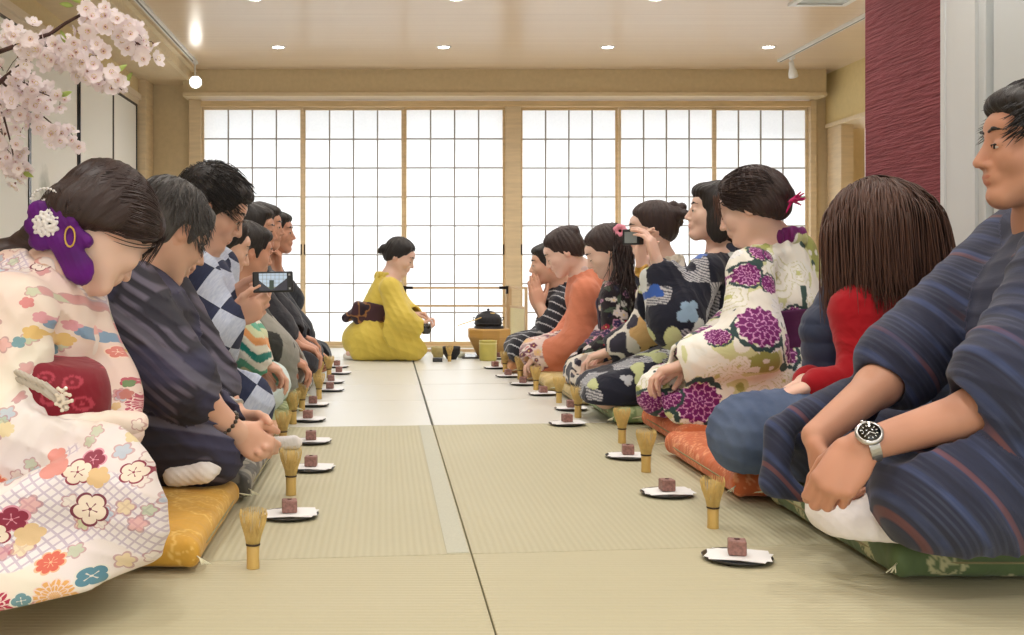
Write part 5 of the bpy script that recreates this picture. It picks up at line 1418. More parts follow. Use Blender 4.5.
def dark_stripes():
    m, nt, b = new_mat('dark_striped_yukata'); g = G(nt); cc = g.attr('cc'); xyz = g.sep(cc)
    wv = g.noise(cc, 4, 2); x = g.m('ADD', xyz[0], g.m('MULTIPLY', wv, .05))
    c = g.mix(g.noise(cc, 5, 3), srgb(30, 28, 38), srgb(46, 44, 58))
    blot = g.step(g.noise(cc, 6.5, 1), .53, .02)
    s1 = g.step(g.m('SINE', g.m('MULTIPLY', x, 2*math.pi/.026)), .1, .5)
    c = g.mix(g.m('MULTIPLY', g.m('MULTIPLY', s1, blot), .8), c, srgb(104, 98, 116))
    mp = N(nt, 'ShaderNodeMapping'); ins(mp, 'Location', (5.1, 2.2, 0)); nt.links.new(cc, mp.inputs[0])
    b2 = g.step(g.noise(mp.outputs[0], 5, 1), .55, .02); c = g.mix(g.m('MULTIPLY', b2, .7), c, srgb(62, 62, 92))
    s2 = g.m('MULTIPLY', g.step(g.m('SINE', g.m('MULTIPLY', xyz[0], 2*math.pi/.19)), .93, .03), .55); c = g.mix(s2, c, srgb(118, 116, 132))
    nt.links.new(c, b.inputs['Base Color']); ins(b, 'Roughness', .8)
    g.bump(b, g.noise(cc, 10, 3), .45, .006)
    return m
def make_l2():
    p = Person('man with greying hair in dark striped yukata, hands clasped, beaded bracelet', (-.86, 2.70), 8, z0=.06, lean=30, tone='mid', h=.0046)
    J = p.J
    J['head'] = at(168, 232, 2.74); p.look(42, 36, 2)
    J['neck'] = at(135, 268, 2.70); J['chest'] = at(120, 335, 2.68); J['waist'] = at(105, 400, 2.66)
    J['shR'] = at(118, 300, 2.52); J['shL'] = at(165, 296, 2.86)
    J['elR'] = at(188, 390, 2.48); J['wrR'] = at(236, 432, 2.56)
    J['elL'] = at(212, 385, 2.72); J['wrL'] = at(238, 418, 2.68)
    J['kneeR'] = at(205, 450, 2.56); J['kneeL'] = at(215, 445, 2.78)
    p.hands['R'] = dict(d=V(.62, .25, -.45), n=V(-.1, .85, .3), t=V(.4, .1, .8), curls=[40, 46, 50, 54], s=1.0, thumb=(.7, .4, .4))
    p.hands['L'] = dict(d=V(.62, -.35, -.55), n=V(-.2, -.7, -.5), t=V(.4, -.1, .8), curls=[30, 34, 38, 40], s=1.02)
    p.body(hs=1.06, arm=1.05)
    m = dark_stripes()
    frm = frames({0: (J['neck'], V(.5, 0, .86), V(.86, 0, -.5)), 1: (J['elL'], V(.7, 0, .7), V(.7, 0, -.7)), 2: (J['elR'], V(.62, 0, .78), V(.78, 0, -.62)), 3: (J['kneeR'], V(.15, .2, 1), V(1, 0, 0))})
    def extra(S):
        S.cap(at(110, 300, 2.55), at(176, 368, 2.50), .11, .075, k=.06, g=2); S.cap(at(140, 376, 2.5), at(184, 386, 2.48), .07, .035, k=.04, g=2)
        S.cap(at(175, 310, 2.84), at(208, 362, 2.74), .06, .048, k=.04, g=1)
        S.cap(J['chest'], J['waist'], .18, .18, k=.08, g=0, n=V(0, 1, 0), f=1.0)
        S.cap(at(200, 430, 2.58), at(120, 430, 2.62), .11, .14, k=.05, g=3); S.cap(at(215, 462, 2.6), at(160, 470, 2.6), .05, .07, k=.04, g=3)
        d = nrm(J['wrR']-J['elR']); S.cap(at(200, 397, 2.49), at(200, 397, 2.49)+d*.20, .040, .048, k=.01, op='s')
    p.robe(m, ccf=frm, wide=1.1, sleeve=(.07, .06), extra=extra, cut=False, sleeve_to=.04, name='yukata', h=.0044,
           folds=dict(dirs=[(V(.62, 0, .78), .05, at(180, 330, 2.6), .25, 1.1), (V(.1, .2, 1), .055, at(190, 440, 2.6), .25, 1.1)], amp=.006, seed=6))
    p.collar(m, ccf=lambda P, g: P*1.0, w=.024, th=.008, back=.02)
    p.hair(hair_grey, 'short', 1.07)
    def fl(P_, i):
        l = (P_-p.HW(0, -.03, .08))@p.HR; v = np.stack([l[:, 0]*2, .1+l[:, 1]*2.5, -.4+0*l[:, 0]], 1); return (v/np.maximum(np.linalg.norm(v, axis=1, keepdims=True), 1e-6))@p.HR.T
    p.locks(hair_grey, 1600, fl, steps=5, step=.008, r=(.0015, .0006), zmin=-.35, yhi=.72, vol=1.075, jit=.32, layer=.008)
    S = Solid(); ax = nrm(J['wrR']-J['elR']); c = J['wrR']-ax*.035; u = nrm(np.cross(ax, Y_)); v = np.cross(ax, u)
    for k in range(16):
        a = 2*math.pi*k/16; S.ell(c+(u*math.cos(a)+v*math.sin(a))*.0335, (.0058,)*3, k=.001)
    solid_obj(S, 'bead_bracelet', mat('dark_beads', (58, 48, 38), .3, coat=.3), p.root, h=.0024)
    S = Solid(); ax = nrm(J['wrL']-J['elL']); c = J['wrL']-ax*.03; u = nrm(np.cross(ax, Y_)); v = np.cross(ax, u)
    S.chain([c+(u*math.cos(t)+v*math.sin(t))*.032 for t in np.linspace(0, 6.283, 20)], [.006]*20, k=.001); S.cap(c+nrm(V(0, -.8, .5))*.034, c+nrm(V(0, -.8, .5))*.042, .018, .017, k=.003)
    solid_obj(S, 'wristwatch', chrome, p.root, h=.0026)
    S = Solid(); S.cap(at(176, 474, 2.50), at(204, 472, 2.48), .032, .026, k=.02); S.cap(at(204, 470, 2.48), at(215, 467, 2.5), .022, .018, k=.02)
    S.half(V(0, 0, .077), -Z_); S.disp = disp_folds([(V(.6, 0, .8), .03, None, 1, 1)], .003, 2)
    solid_obj(S, 'sock', white_sock, p.root, h=.004)
    return m
def make_lx():
    def c(P, g):
        n = vnoise(P, 24, 3); c_ = np.tile(L(216, 184, 96), (len(P), 1)); c_[n > .62] = L(196, 110, 70); c_[n > .75] = L(236, 220, 160); return c_
    simple('person in a yellow patterned kimono, almost hidden behind the grey-haired man', -.86, 8, 3.08, (170, 238, 3.05), (156, 274, 3.06), (6, 26, 0), 'mid', True, c,
           (148, 296, 2.94), (168, 296, 3.2), (165, 350, 2.98), (192, 400, 3.02), (180, 345, 3.2), (195, 396, 3.1), near='R', dN=(1, .1, -.3), dF=(1, -.1, -.3), hair='up', knee=(196, 432, 3.0), lean=25, closed=True, coll=plain((222, 196, 120), .2, 40))
def make_l3():
    p = Person('man in glasses and blue and white checked yukata, holding up a smartphone', (-.80, 3.46), 6, z0=.06, lean=22, tone='mid', h=.005)
    J = p.J
    J['head'] = at(212, 208, 3.44); p.look(-2, 32, 0)
    J['neck'] = at(196, 252, 3.46); J['chest'] = at(196, 305, 3.46); J['waist'] = at(180, 355, 3.46)
    J['shR'] = at(190, 275, 3.28); J['shL'] = at(216, 268, 3.62)
    J['elR'] = at(208, 332, 3.22); J['wrR'] = at(231, 318, 3.30)
    J['elL'] = at(218, 312, 3.60); J['wrL'] = at(231, 297, 3.46)
    J['kneeR'] = at(240, 405, 3.36); J['kneeL'] = at(248, 400, 3.56)
    p.hands['R'] = dict(d=V(.92, .0, .34), n=V(-.0, .75, .65), t=V(-.2, -.2, .9), curls=[42, 50, 56, 60], s=1.05, thumb=(.8, .5, -.1))
    p.hands['L'] = dict(d=V(.95, -.05, .12), n=V(.1, -.85, -.4), t=V(.1, -.3, .9), curls=[30, 40, 46, 50], s=1.05, thumb=(.75, .5, .1))
    p.body(hs=1.08, arm=1.05)
    m, nt, b = new_mat('blue_checked_yukata'); g = G(nt); cc = g.attr('cc'); xyz = g.sep(cc)
    cell = .088
    fx = g.m('FLOOR', g.m('DIVIDE', xyz[0], cell)); fy = g.m('FLOOR', g.m('DIVIDE', xyz[1], cell))
    ck = g.m('ABSOLUTE', g.m('MODULO', g.m('ADD', fx, fy), 2.0))
    lt = g.mix(g.noise(cc, 1, 3, (260, 60, 60)), srgb(150, 164, 196), srgb(214, 220, 232))
    dk = g.mix(g.noise(cc, 1, 3, (200, 60, 60)), srgb(28, 34, 60), srgb(44, 54, 88))
    nt.links.new(g.mix(g.m('GREATER_THAN', ck, .5), lt, dk), b.inputs['Base Color']); ins(b, 'Roughness', .85)
    g.bump(b, g.noise(cc, 12, 3), .4, .006)
    frm = frames({0: (J['neck'], V(.87, 0, -.5), V(.5, 0, .87)), 1: (J['elL'], V(.8, 0, -.6), V(.6, 0, .8)), 2: (J['elR'], V(.85, 0, -.52), V(.52, 0, .85)), 3: (J['kneeR'], V(.8, .1, -.6), V(.6, .1, .8))})
    def extra(S):
        S.cap(at(190, 285, 3.30), at(212, 330, 3.24), .10, .085, k=.05, g=2); S.cap(at(212, 322, 3.24), at(226, 318, 3.26), .07, .05, k=.04, g=2)
        S.cap(at(205, 350, 3.3), at(180, 330, 3.35), .10, .13, k=.06, g=0)
        S.cap(J['kneeR'], J['hipR'], .105, .15, k=.05, g=3)
        d = nrm(J['wrR']-J['elR']); S.cap(at(226, 315, 3.26), at(226, 315, 3.26)+d*.15, .036, .046, k=.01, op='s')
    p.robe(m, ccf=frm, wide=1.15, sleeve=(.075, .065), extra=extra, cut=False, sleeve_to=.35, name='yukata', h=.005,
           folds=dict(dirs=[(V(.9, 0, -.3), .08, at(205, 320, 3.3), .25, 1), (V(.6, 0, .8), .09, J['kneeR'], .25, 1)], amp=.005, seed=4))
    p.collar(m, ccf=lambda P, g: P*2.0, w=.024, th=.008)
    p.hair(hair_black, 'short', 1.08)
    def fl(P_, i):
        l = (P_-p.HW(.03, -.05, .09))@p.HR; v = np.stack([-.2+l[:, 0]*2, .5+l[:, 1]*2, -.2+0*l[:, 0]], 1); return (v/np.maximum(np.linalg.norm(v, axis=1, keepdims=True), 1e-6))@p.HR.T
    p.locks(hair_black, 1300, fl, steps=6, step=.008, r=(.0016, .0007), zmin=-.2, yhi=.74, vol=1.09, jit=.32, layer=.012)
    S = Solid(); W = p.HW
    for sx in (-1, 1):
        S.chain([W(sx*.034+.022*math.cos(t)*1.1, .108-.010*abs(math.cos(t)), .002+.017*math.sin(t)) for t in np.linspace(0, 6.283, 15)], [.0016]*15, k=.001)
        S.chain([W(sx*.058, .098, .008), W(sx*.078, .05, .010), W(sx*.080, -.01, .010)], [.0018]*3, k=.001)
    S.cap(W(-.011, .112, .004), W(.011, .112, .004), .0015, k=.001)
    solid_obj(S, 'eyeglasses', eye_dark, p.root, h=.002)
    S = Solid(); ax = nrm(J['wrL']-J['elL']); c = J['wrL']-ax*.01; u = nrm(np.cross(ax, Y_)); v = np.cross(ax, u)
    S.chain([c+(u*math.cos(t)+v*math.sin(t))*.031 for t in np.linspace(0, 6.283, 16)], [.0055]*16, k=.001); solid_obj(S, 'wristband', chrome, p.root, h=.003)
def make_l4():
    def c(P, g):
        z = P@PR[1]+.02*np.sin(P@PR[0]*60); k = np.floor(z/.028).astype(int) % 6; cols = np.array([L(226, 224, 212), L(40, 128, 118), L(226, 222, 206), L(222, 156, 100), L(204, 210, 170), L(96, 168, 140)]); c_ = cols[k]
        lap = g == 3; n = vnoise(P, 10, 3); cl = np.where((n > .5)[:, None], L(206, 222, 220), L(150, 190, 172)); return np.where(lap[:, None], cl, c_)
    simple('dark-haired woman in green, teal and orange wave-striped kimono beside the checked yukata', -.78, 6, 3.92, (222, 246, 3.92), (212, 282, 3.92), (12, 22, 0), 'mid', True, c,
           (220, 300, 3.78), (226, 300, 4.05), (240, 345, 3.74), (256, 362, 3.80), (245, 340, 4.05), (256, 360, 3.92), near='R', dN=(1, .2, -.4), dF=(1, -.2, -.4), hair='up', hairm=hair_black, h=.0055, knee=(262, 390, 3.84), lean=20, bag=(.08, .03), coll=plain((70, 84, 110), .3, 60), vol=1.06, sleeve=(.08, .07))
def make_l5():
    def c(P, g):
        c_ = L(150, 148, 140)*(.9+.16*vnoise(P, 8, 4)[:, None]); n = vnoise(P*np.array([1, 1, .45]), 12, 7); c_ = np.where(((n > .70) & (g != 3))[:, None], L(62, 62, 60), c_); return c_
    p = simple('man in plain grey kimono with cropped black hair, seen from behind his cheek', -.72, 4, 4.42, (247, 252, 4.42), (237, 280, 4.42), (24, 12, 0), 'tan', False, c,
           (245, 312, 4.28), (250, 310, 4.56), (270, 348, 4.24), (284, 358, 4.30), (270, 345, 4.55), (286, 356, 4.45), near='R', dN=(.9, .3, -.4), dF=(.9, -.2, -.4), h=.0055, knee=(283, 372, 4.34), lean=16, bag=(.07, .035), coll=plain((120, 118, 112), .1, 30), sleeve=(.085, .075))
def make_l6():
    c = plain((54, 54, 60), .18, 12)
    simple('man in charcoal kimono, arms on his knees, between the grey kimono and far end', -.70, 2, 4.94, (253, 231, 4.94), (244, 260, 4.94), (-4, 4, 0), 'tan', False, c,
           (255, 290, 4.80), (262, 288, 5.08), (274, 326, 4.76), (296, 345, 4.84), (282, 320, 5.08), (300, 342, 4.98), near='R', dN=(.9, .3, -.3), dF=(.9, -.3, -.4), h=.006, knee=(300, 362, 4.85), lean=14, sleeve_to=.4, coll=plain((40, 40, 46), .1, 30))
def make_l7():
    c = plain((44, 46, 54), .15, 12)
    simple('dark-haired man near the row end, only the top of his head showing', -.72, 0, 5.42, (262, 227, 5.42), (256, 258, 5.42), (0, 4, 0), 'tan', False, c,
           (262, 284, 5.30), (266, 282, 5.55), (276, 318, 5.28), (298, 336, 5.34), (280, 316, 5.55), (300, 336, 5.45), near='R', dN=(.9, .3, -.3), dF=(.9, -.3, -.4), h=.007, knee=(304, 356, 5.35), lean=12, coll=None)
def make_l8():
    c = plain((50, 54, 62), .18, 14)
    simple('man at the far end of the left row, chin resting on his hand', -.70, 0, 5.92, (275, 233, 5.92), (268, 257, 5.92), (-6, 2, 0), 'tan', False, c,
           (272, 288, 5.80), (278, 286, 6.05), (296, 330, 5.76), (313, 350, 5.86), (288, 300, 6.02), (278, 270, 5.86), near='R', dN=(.8, .2, -.5), dF=(.1, -.1, 1), nF=(-.9, -.2, 0), h=.006, knee=(314, 358, 5.88), lean=8, sleeve_to=.35, coll=plain((36, 38, 44), .1, 30), curl=45)
def make_host():
    p = Person('tea hostess in bright yellow kimono kneeling before the paper screens, holding a black tea caddy', (-.13, 6.94), -14, z0=.0, lean=12, tone='fair', h=.0058, size=1.0)
    J = p.J; Y0 = 6.90
    J['head'] = at(399.5, 256.5, Y0); p.look(0, 26, 0)
    J['neck'] = at(391, 277, Y0+.01); J['chest'] = at(386, 302, Y0+.02); J['waist'] = at(378, 318, Y0+.03)
    J['shR'] = at(390, 288, Y0-.15); J['shL'] = at(392, 287, Y0+.17)
    J['elR'] = at(400, 318, Y0-.20); J['wrR'] = at(416, 328, Y0-.14)
    J['elL'] = at(402, 312, Y0+.14); J['wrL'] = at(412, 315, Y0+.02)
    J['kneeR'] = at(409, 347, Y0-.12); J['kneeL'] = at(411, 347, Y0+.12)
    J['ankR'] = at(360, 353, Y0-.08); J['ankL'] = at(360, 353, Y0+.10); J['toeR'] = at(349, 354, Y0-.06); J['toeL'] = at(349, 354, Y0+.1)
    J['pel'] = at(371, 338, Y0+.02); J['hipR'] = at(372, 340, Y0-.07); J['hipL'] = at(372, 340, Y0+.1)
    p.hands['R'] = dict(d=V(.9, .1, -.1), n=V(0, .3, .9), t=V(.4, -.6, .3), curls=[40, 45, 50, 50], s=.95)
    p.hands['L'] = dict(d=V(.95, -.1, .05), n=V(0, -.3, -.9), t=V(.2, -.6, .2), curls=[50, 55, 60, 60], s=.95)
    p.body(fem=True, hs=.98, closed=True)
    yl = lambda P, g: L(222, 198, 88)*(.9+.16*vnoise(P, 6, 4)[:, None])
    p.robe(silk_m, colf=yl, wide=1.0, sleeve=(.085, .075), bag=(.22, .035), sleeve_to=.88, h=.005,
           folds=dict(dirs=[(V(1, 0, .5), .10, J['elR'], .3, 1), (V(.3, 0, 1), .09, J['kneeR'], .3, 1)], amp=.006, seed=5))
    p.collar(silk_m, colf=yl, w=.026, th=.009, back=.04)
    def knot(S):
        b = at(357, 309, Y0)
        S.box(b+V(.01, 0, -.01), (.045, .10, .06), R=basis(y=Y_, z=V(.3, 0, 1)), rad=.03, k=.02); S.cap(at(352, 315, Y0-.02), at(346, 318, Y0-.05), .035, .03, k=.02); S.cap(at(358, 320, Y0-.06), at(362, 326, Y0-.08), .03, .02, k=.02)
    def oc(P, g):
        n = vnoise(P, 26, 3); c = np.tile(L(70, 44, 52), (len(P), 1)); c[n > .5] = L(150, 104, 60); c[n > .66] = L(46, 34, 46); return c
    p.obi(silk_m, oc, .08, .24, .012, knot)
    S = Solid()
    for d in (-.05, .06): S.cap(at(360, 355, Y0+d-.02), at(346, 356, Y0+d), .034, .022, k=.02)
    S.half(V(0, 0, .002), -Z_); solid_obj(S, 'split_toe_socks', white_sock, p.root, h=.005)
    def bun(S, E, W, R): S.ell(at(384, 249, Y0), (.032, .03, .032), k=.012); S.ell(at(380, 251, Y0), (.018, .018, .018), k=.01)
    p.hair(hair_black, 'up', 1.04, bun)
if True: make_r3(); print('R3', round(time.time()-T0, 1))
for f in (make_r1, make_r2, make_r4, make_r5, make_r6, make_r7, make_r8, make_l1, make_l2, make_lx, make_l3, make_l4, make_l5, make_l6, make_l7, make_l8, make_host):
    if globals().get('ONLY') and f.__name__ not in ONLY: continue
    f(); print(f.__name__, round(time.time()-T0, 1))
# ------------------------------------------------------------------ cushions
def cushion(cx, cy, sx, sy, label, colf, th=.085, rz=0, m=None, h=.007, cord=None):
    r = empty('floor_cushion', (cx, cy, 0), label, 'floor cushion', 'square cushions under the guests')
    S = Solid(); R = np.array(Matrix.Rotation(math.radians(rz), 3, 'Z')); c = V(cx, cy, th*.5)
    S.box(c, (sx/2, sy/2, th*.5), R, rad=th*.46, k=.01); S.ell(c, (sx*.42, sy*.42, th*.52), R, k=.03)
    Rf = R.astype(np.float32); cf = c.astype(np.float32)
    def disp(P):
        l = (P-cf)@Rf; u = np.abs(l[..., 0])/(sx/2); v = np.abs(l[..., 1])/(sy/2); e = np.maximum(u, v)
        o = .022*np.clip(e-.80, 0, .2)/.2*(1-np.clip(np.minimum(u, v)-.85, 0, .15)/.15)
        return o*.6+.0015*np.sin(l[..., 0]*90+np.sin(l[..., 1]*20)*2)*np.clip(e-.6, 0, 1)
    S.disp = disp; S.half(V(0, 0, .001), -Z_)
    solid_obj(S, 'cushion_cover', m or silk_m, r, h=h, colf=lambda P, g: colf((P-c)@R, P))
    # piped seam and corner tassels
    bm = bmesh.new()
    pts = []
    for k in range(49):
        a = 2*math.pi*k/48; ca, sa = math.cos(a), math.sin(a); q = (abs(ca)**8+abs(sa)**8)**(-1/8)
        pts.append(c+R@V(ca*q*(sx/2-.010), sa*q*(sy/2-.010), 0))
    tube(bm, pts, .0022, 5); bm_obj('piping', bm, MATS.get('piping') or mat('piping', (150, 140, 100), .7), r)
    for sg in ((-1, -1), (1, -1), (-1, 1), (1, 1)):
        q = c+R@V(sg[0]*(sx/2-.022), sg[1]*(sy/2-.022), 0); d = R@V(sg[0]*.7, sg[1]*.7, 0)
        bm = bmesh.new()
        for k in range(7): tube(bm, [q, q+d*.02+V(0, 0, -.004), q+d*.045+V((k-3)*.003, (k % 3-1)*.003, -.012)], [.0018, .0016, .001], 4)
        bm_obj('tassel', bm, MATS.get('tassel_thread') or mat('tassel_thread', (226, 222, 190), .8), r)
    return r
def pat_medallion(l, P):
    c = np.tile(L(92, 112, 74), (len(l), 1)); c = c*(.92+.16*vnoise(P, 60, 1)[:, None])
    U = l[:, 0]; Vv = l[:, 1]-l[:, 2]*1.0
    n = vnoise(P, 90, 3)
    for i in range(-3, 4):
        for j in range(-4, 5):
            cx = i*.125+.03; cy = j*.085+.035*(i % 2)*1.2+.015; du, dv = U-cx, Vv-cy; r = np.hypot(du, dv*1.25); a = np.arctan2(dv, du)
            if (i+j) % 2 == 0:
                mk = r < .040*(1+.04*np.cos(16*a)); c[mk] = L(186, 184, 142); c[mk & (n > .62)] = L(100, 116, 80); c[mk & (np.abs(r-.024) < .0018)] = L(104, 118, 82); c[mk & (np.abs(np.sin(8*a)) < .18) & (r > .01)] = L(116, 128, 92)
            else:
                mk = r < .017*(.55+.45*np.abs(np.cos(2*a))); c[mk] = L(206, 202, 164); c[r < .003] = L(100, 116, 80)
    return c
def pat_asanoha(l, P):
    c = np.tile(L(206, 108, 64), (len(l), 1))*(.94+.12*vnoise(P, 25, 2)[:, None]); U, Vv = l[:, 0], l[:, 1]-l[:, 2]
    def fn(du, dv, h):
        r = np.hypot(du, dv); a = np.arctan2(dv, du)+h(3)*3; R = .10
        st = (np.abs(np.sin(4*a))*r < .0035) & (r < R) & (r > .006); ed = np.abs(r/R-(.8+.2*np.cos(8*a))) < .03
        c[st | ed] = L(232, 158, 112)
    scatter(U, Vv, .17, 4, fn); return c
def pat_gold(l, P):
    c = np.tile(L(206, 158, 62), (len(l), 1))*(.94+.12*vnoise(P, 30, 2)[:, None]); U, Vv = l[:, 0], l[:, 1]-l[:, 2]
    wv = np.sin(U*260)*np.sin(Vv*260) > .6; c[wv] = c[wv]*1.06
    def fn(du, dv, h):
        r = np.hypot(du, dv); a = np.arctan2(dv, du)+h(3)*3; R = .085
        e = np.abs(r/R-(.85+.15*np.abs(np.cos(7*a)))) < .035; st = (np.abs(np.sin(7*a)) < .10) & (r < R*.9) & (r > R*.25); c[e | st] = L(228, 190, 104)
    scatter(U, Vv, .21, 6, fn); return c
def pat_leaf(base, lf):
    def f(l, P):
        c = np.tile(L(*base), (len(l), 1))*(.94+.12*vnoise(P, 30, 2)[:, None]); U, Vv = l[:, 0], l[:, 1]-l[:, 2]
        def fn(du, dv, h):
            a = h(3)*6.28; x = du*np.cos(a)+dv*np.sin(a); y = -du*np.sin(a)+dv*np.cos(a); c[(x/.034)**2+(y/.017)**2 < 1] = L(*lf)
        scatter(U, Vv, .055, 4, fn); return c
    return f
RC = [(1.285, 2.315, .66, .68, 'dark green cushion with cream medallions under the man with the wristwatch', pat_medallion, .005),
      (1.215, 3.03, .66, .70, 'orange star-patterned cushion under the woman in red sweater', pat_asanoha, .006),
      (1.245, 3.69, .58, .56, 'orange star-patterned cushion under the white chrysanthemum kimono', pat_asanoha, .006),
      (1.16, 4.26, .60, .54, 'pale green leaf-patterned cushion under the kneeling photographer', pat_leaf((136, 158, 110), (182, 198, 150)), .006),
      (1.11, 4.79, .60, .48, 'tan cushion between the green cushion and the dark floral kimono', pat_leaf((190, 168, 110), (200, 180, 126)), .008),
      (1.06, 5.25, .60, .42, 'tan cushion under the woman in dark floral kimono', pat_leaf((196, 172, 112), (206, 184, 130)), .008),
      (1.03, 5.69, .60, .42, 'tan cushion under the woman in orange', pat_leaf((206, 160, 116), (214, 176, 136)), .008),
      (.99, 6.14, .60, .44, 'orange-tan cushion under the praying man', pat_leaf((206, 146, 100), (214, 160, 116)), .008)]
for a in RC: cushion(*a[:6], h=a[6], th=.085 if a[1] < 4 else .07)
LC = [(-.665, 2.345, .62, .60, 'golden yellow cushion under the woman in the cream floral kimono', pat_gold, .005),
      (-.635, 2.96, .60, .58, 'dark grey patterned cushion under the grey-haired man', pat_leaf((86, 84, 78), (148, 142, 128)), .006),
      (-.665, 3.52, .60, .50, 'salmon cushion under the man in checked yukata', pat_leaf((210, 152, 112), (220, 170, 134)), .007),
      (-.655, 4.04, .60, .50, 'pale green striped cushion under the wave-striped kimono', pat_leaf((150, 170, 118), (196, 204, 160)), .007),
      (-.655, 4.52, .60, .42, 'green leafy cushion under the man in grey', pat_leaf((132, 152, 106), (186, 196, 150)), .008),
      (-.645, 4.99, .60, .46, 'black and white patterned cushion under the man in charcoal', pat_leaf((206, 204, 196), (60, 60, 58)), .008),
      (-.645, 5.47, .60, .44, 'grey cushion behind the black and white one', pat_leaf((150, 146, 136), (180, 176, 160)), .009),
      (-.645, 5.98, .60, .46, 'grey cushion at the far end of the left row', pat_leaf((140, 138, 132), (170, 168, 156)), .009)]
for a in LC: cushion(*a[:6], h=a[6], th=.075 if a[1] < 3 else .065)

# ------------------------------------------------------------------ bamboo whisks
bamboo = mat('bamboo', (206, 172, 100), .5, noise=30, stretch=(1, 1, .2), var=.1); tine_m = mat('bamboo_tines', (216, 186, 116), .55, noise=60, var=.12)
thread = mat('dark_thread', (60, 46, 34), .7)
def make_whisk():
    r = empty('tea_whisk')
    bm = bmesh.new(); lathe(bm, [(.0095, .0), (.0125, 0), (.0128, .002), (.0122, .022), (.0128, .046), (.0122, .0475), (0, .0475)], n=20); bm_obj('handle', bm, bamboo, r, world=False)
    bm = bmesh.new(); lathe(bm, [(.0126, .047), (.0142, .0475), (.0142, .051), (.0128, .0515)], n=20); bm_obj('thread_binding', bm, thread, r, world=False)
    bm = bmesh.new()
    for k in range(44):
        a = 2*math.pi*k/44+.02*math.sin(k*5); ca, sa = math.cos(a), math.sin(a); j = 1+.06*math.sin(k*7.3)
        tube(bm, [(ca*.0115, sa*.0115, .046), (ca*.0155, sa*.0155, .066), (ca*.023*j, sa*.023*j, .092), (ca*.0265*j, sa*.0265*j, .110), (ca*.0245*j, sa*.0245*j, .121+.002*math.sin(k*3.1))], [.0011, .0010, .0009, .0007, .0004], 4)
    for k in range(22):
        a = 2*math.pi*k/22; ca, sa = math.cos(a), math.sin(a)
        tube(bm, [(ca*.008, sa*.008, .046), (ca*.011, sa*.011, .080), (ca*.009, sa*.009, .114)], [.0011, .0009, .0004], 4)
    bm_obj('tines', bm, tine_m, r, world=False)
    return r
WR = [(713, 528), (646, 472), (622, 443), (578, 417.5), (559, 402.8), (536, 389.8), (520, 379.5), (505, 372)]
WL = [(253, 568), (291, 495), (283, 446), (293, 424), (302, 411), (319, 399), (318, 386), (329, 378)]
oR = ['nearest in the right row, before the dark green cushion', 'second in the right row, before the orange cushion', 'third in the right row, at the orange cushion corner', 'fourth in the right row, by the pale green cushion',
      'fifth in the right row', 'sixth in the right row', 'seventh in the right row', 'last in the right row, by the hostess\'s side']
oL = ['nearest in the left row, alone at the yellow cushion', 'second in the left row, behind a sweet', 'third in the left row, by the clasped hands', 'fourth in the left row', 'fifth in the left row', 'sixth in the left row', 'seventh in the left row', 'last in the left row']
wk = None
for pts, od in ((WR, oR), (WL, oL)):
    for i, (px, py) in enumerate(pts):
        q = flr(px, py); lab = 'upright bamboo tea whisk standing on the mat, '+od[i]; lab = lab.replace(' standing on the mat', '')
        if wk is None: wk = make_whisk(); o = wk; o.location = tuple(q)
        else: o = dup(wk, q, rotz=i*1.3)
        tag(o, lab, 'tea whisk', 'bamboo whisks beside the sweets')
        s_ = (.97, 1.03, 1.0, 1.05, .98)[i % 5]; o.scale = (1.05*s_, 1.05*s_, s_)
# ------------------------------------------------------------------ sweets on paper on small black trays
paper = mat('white_paper', (240, 240, 240), .8); sweet_m = mat('bean_jelly', (146, 106, 98), .5, noise=160, var=.3, bump=(300, .3))
blk = mat('black_lacquer_tray', (20, 17, 17), .3, coat=.4)
def make_set():
    t = None
    bm = bmesh.new(); lathe(bm, [(0, .0), (.055, 0), (.068, .006), (.071, .009), (.068, .009), (.054, .004), (0, .004)], n=32, sy=.92); t = bm_obj('serving_tray', bm, blk)
    bm = bmesh.new()
    for k, (dz, rot) in enumerate(((.0095, -.12), (.0107, .05))):
        R = Matrix.Rotation(rot, 3, 'Z')
        pts = [(-.060, -.040), (.062, -.046), (.066, .036), (.010, .046), (-.056, .040)] if k else [(-.064, -.030), (.056, -.050), (.070, .030), (-.052, .050)]
        lo = [bm.verts.new(R @ Vector((x, y, dz+.0022*math.sin(x*40)))) for x, y in pts]; hi = [bm.verts.new(v.co+Vector((0, 0, .0011))) for v in lo]
        bm.faces.new(hi); bm.faces.new(lo[::-1])
        for j in range(len(pts)): bm.faces.new((lo[j], lo[(j+1) % len(pts)], hi[(j+1) % len(pts)], hi[j]))
    p = bm_obj('folded_paper', bm, paper)
    bm = bmesh.new(); box(bm, (0, 0, .0275), (.036, .034, .030)); s = bm_obj('bean_jelly_cube', bm, sweet_m, bevel=.003)
    bm = bmesh.new(); lathe(bm, [(.005, 0), (.006, .0015), (0, .002)], (0, 0, .0425), 10); bm_obj('topping', bm, mat('topping', (96, 62, 58), .5), s, world=False)
    return t, p, s
PR_ = [(737, 560), (667, 495), (628, 458), (567, 425), (571, 410), (543, 395), (523, 385), (508, 377), (495, 368.5), (500, 359)]
PLf = [(289.5, 517), (311, 470), (311, 443), (308, 421), (313, 406), (330, 391), (331, 383), (339, 374), (337, 367.5)]
nR = ['nearest the camera on the right', 'second from the camera on the right', 'third from the camera on the right', 'fourth on the right', 'fifth on the right', 'sixth on the right', 'seventh on the right', 'eighth on the right', 'ninth on the right', 'tenth on the right, nearest the hostess']
nL = ['nearest the camera on the left', 'second from the camera on the left', 'third from the camera on the left', 'fourth on the left', 'fifth on the left', 'sixth on the left', 'seventh on the left', 'eighth on the left', 'ninth on the left, nearest the hostess']
base = None
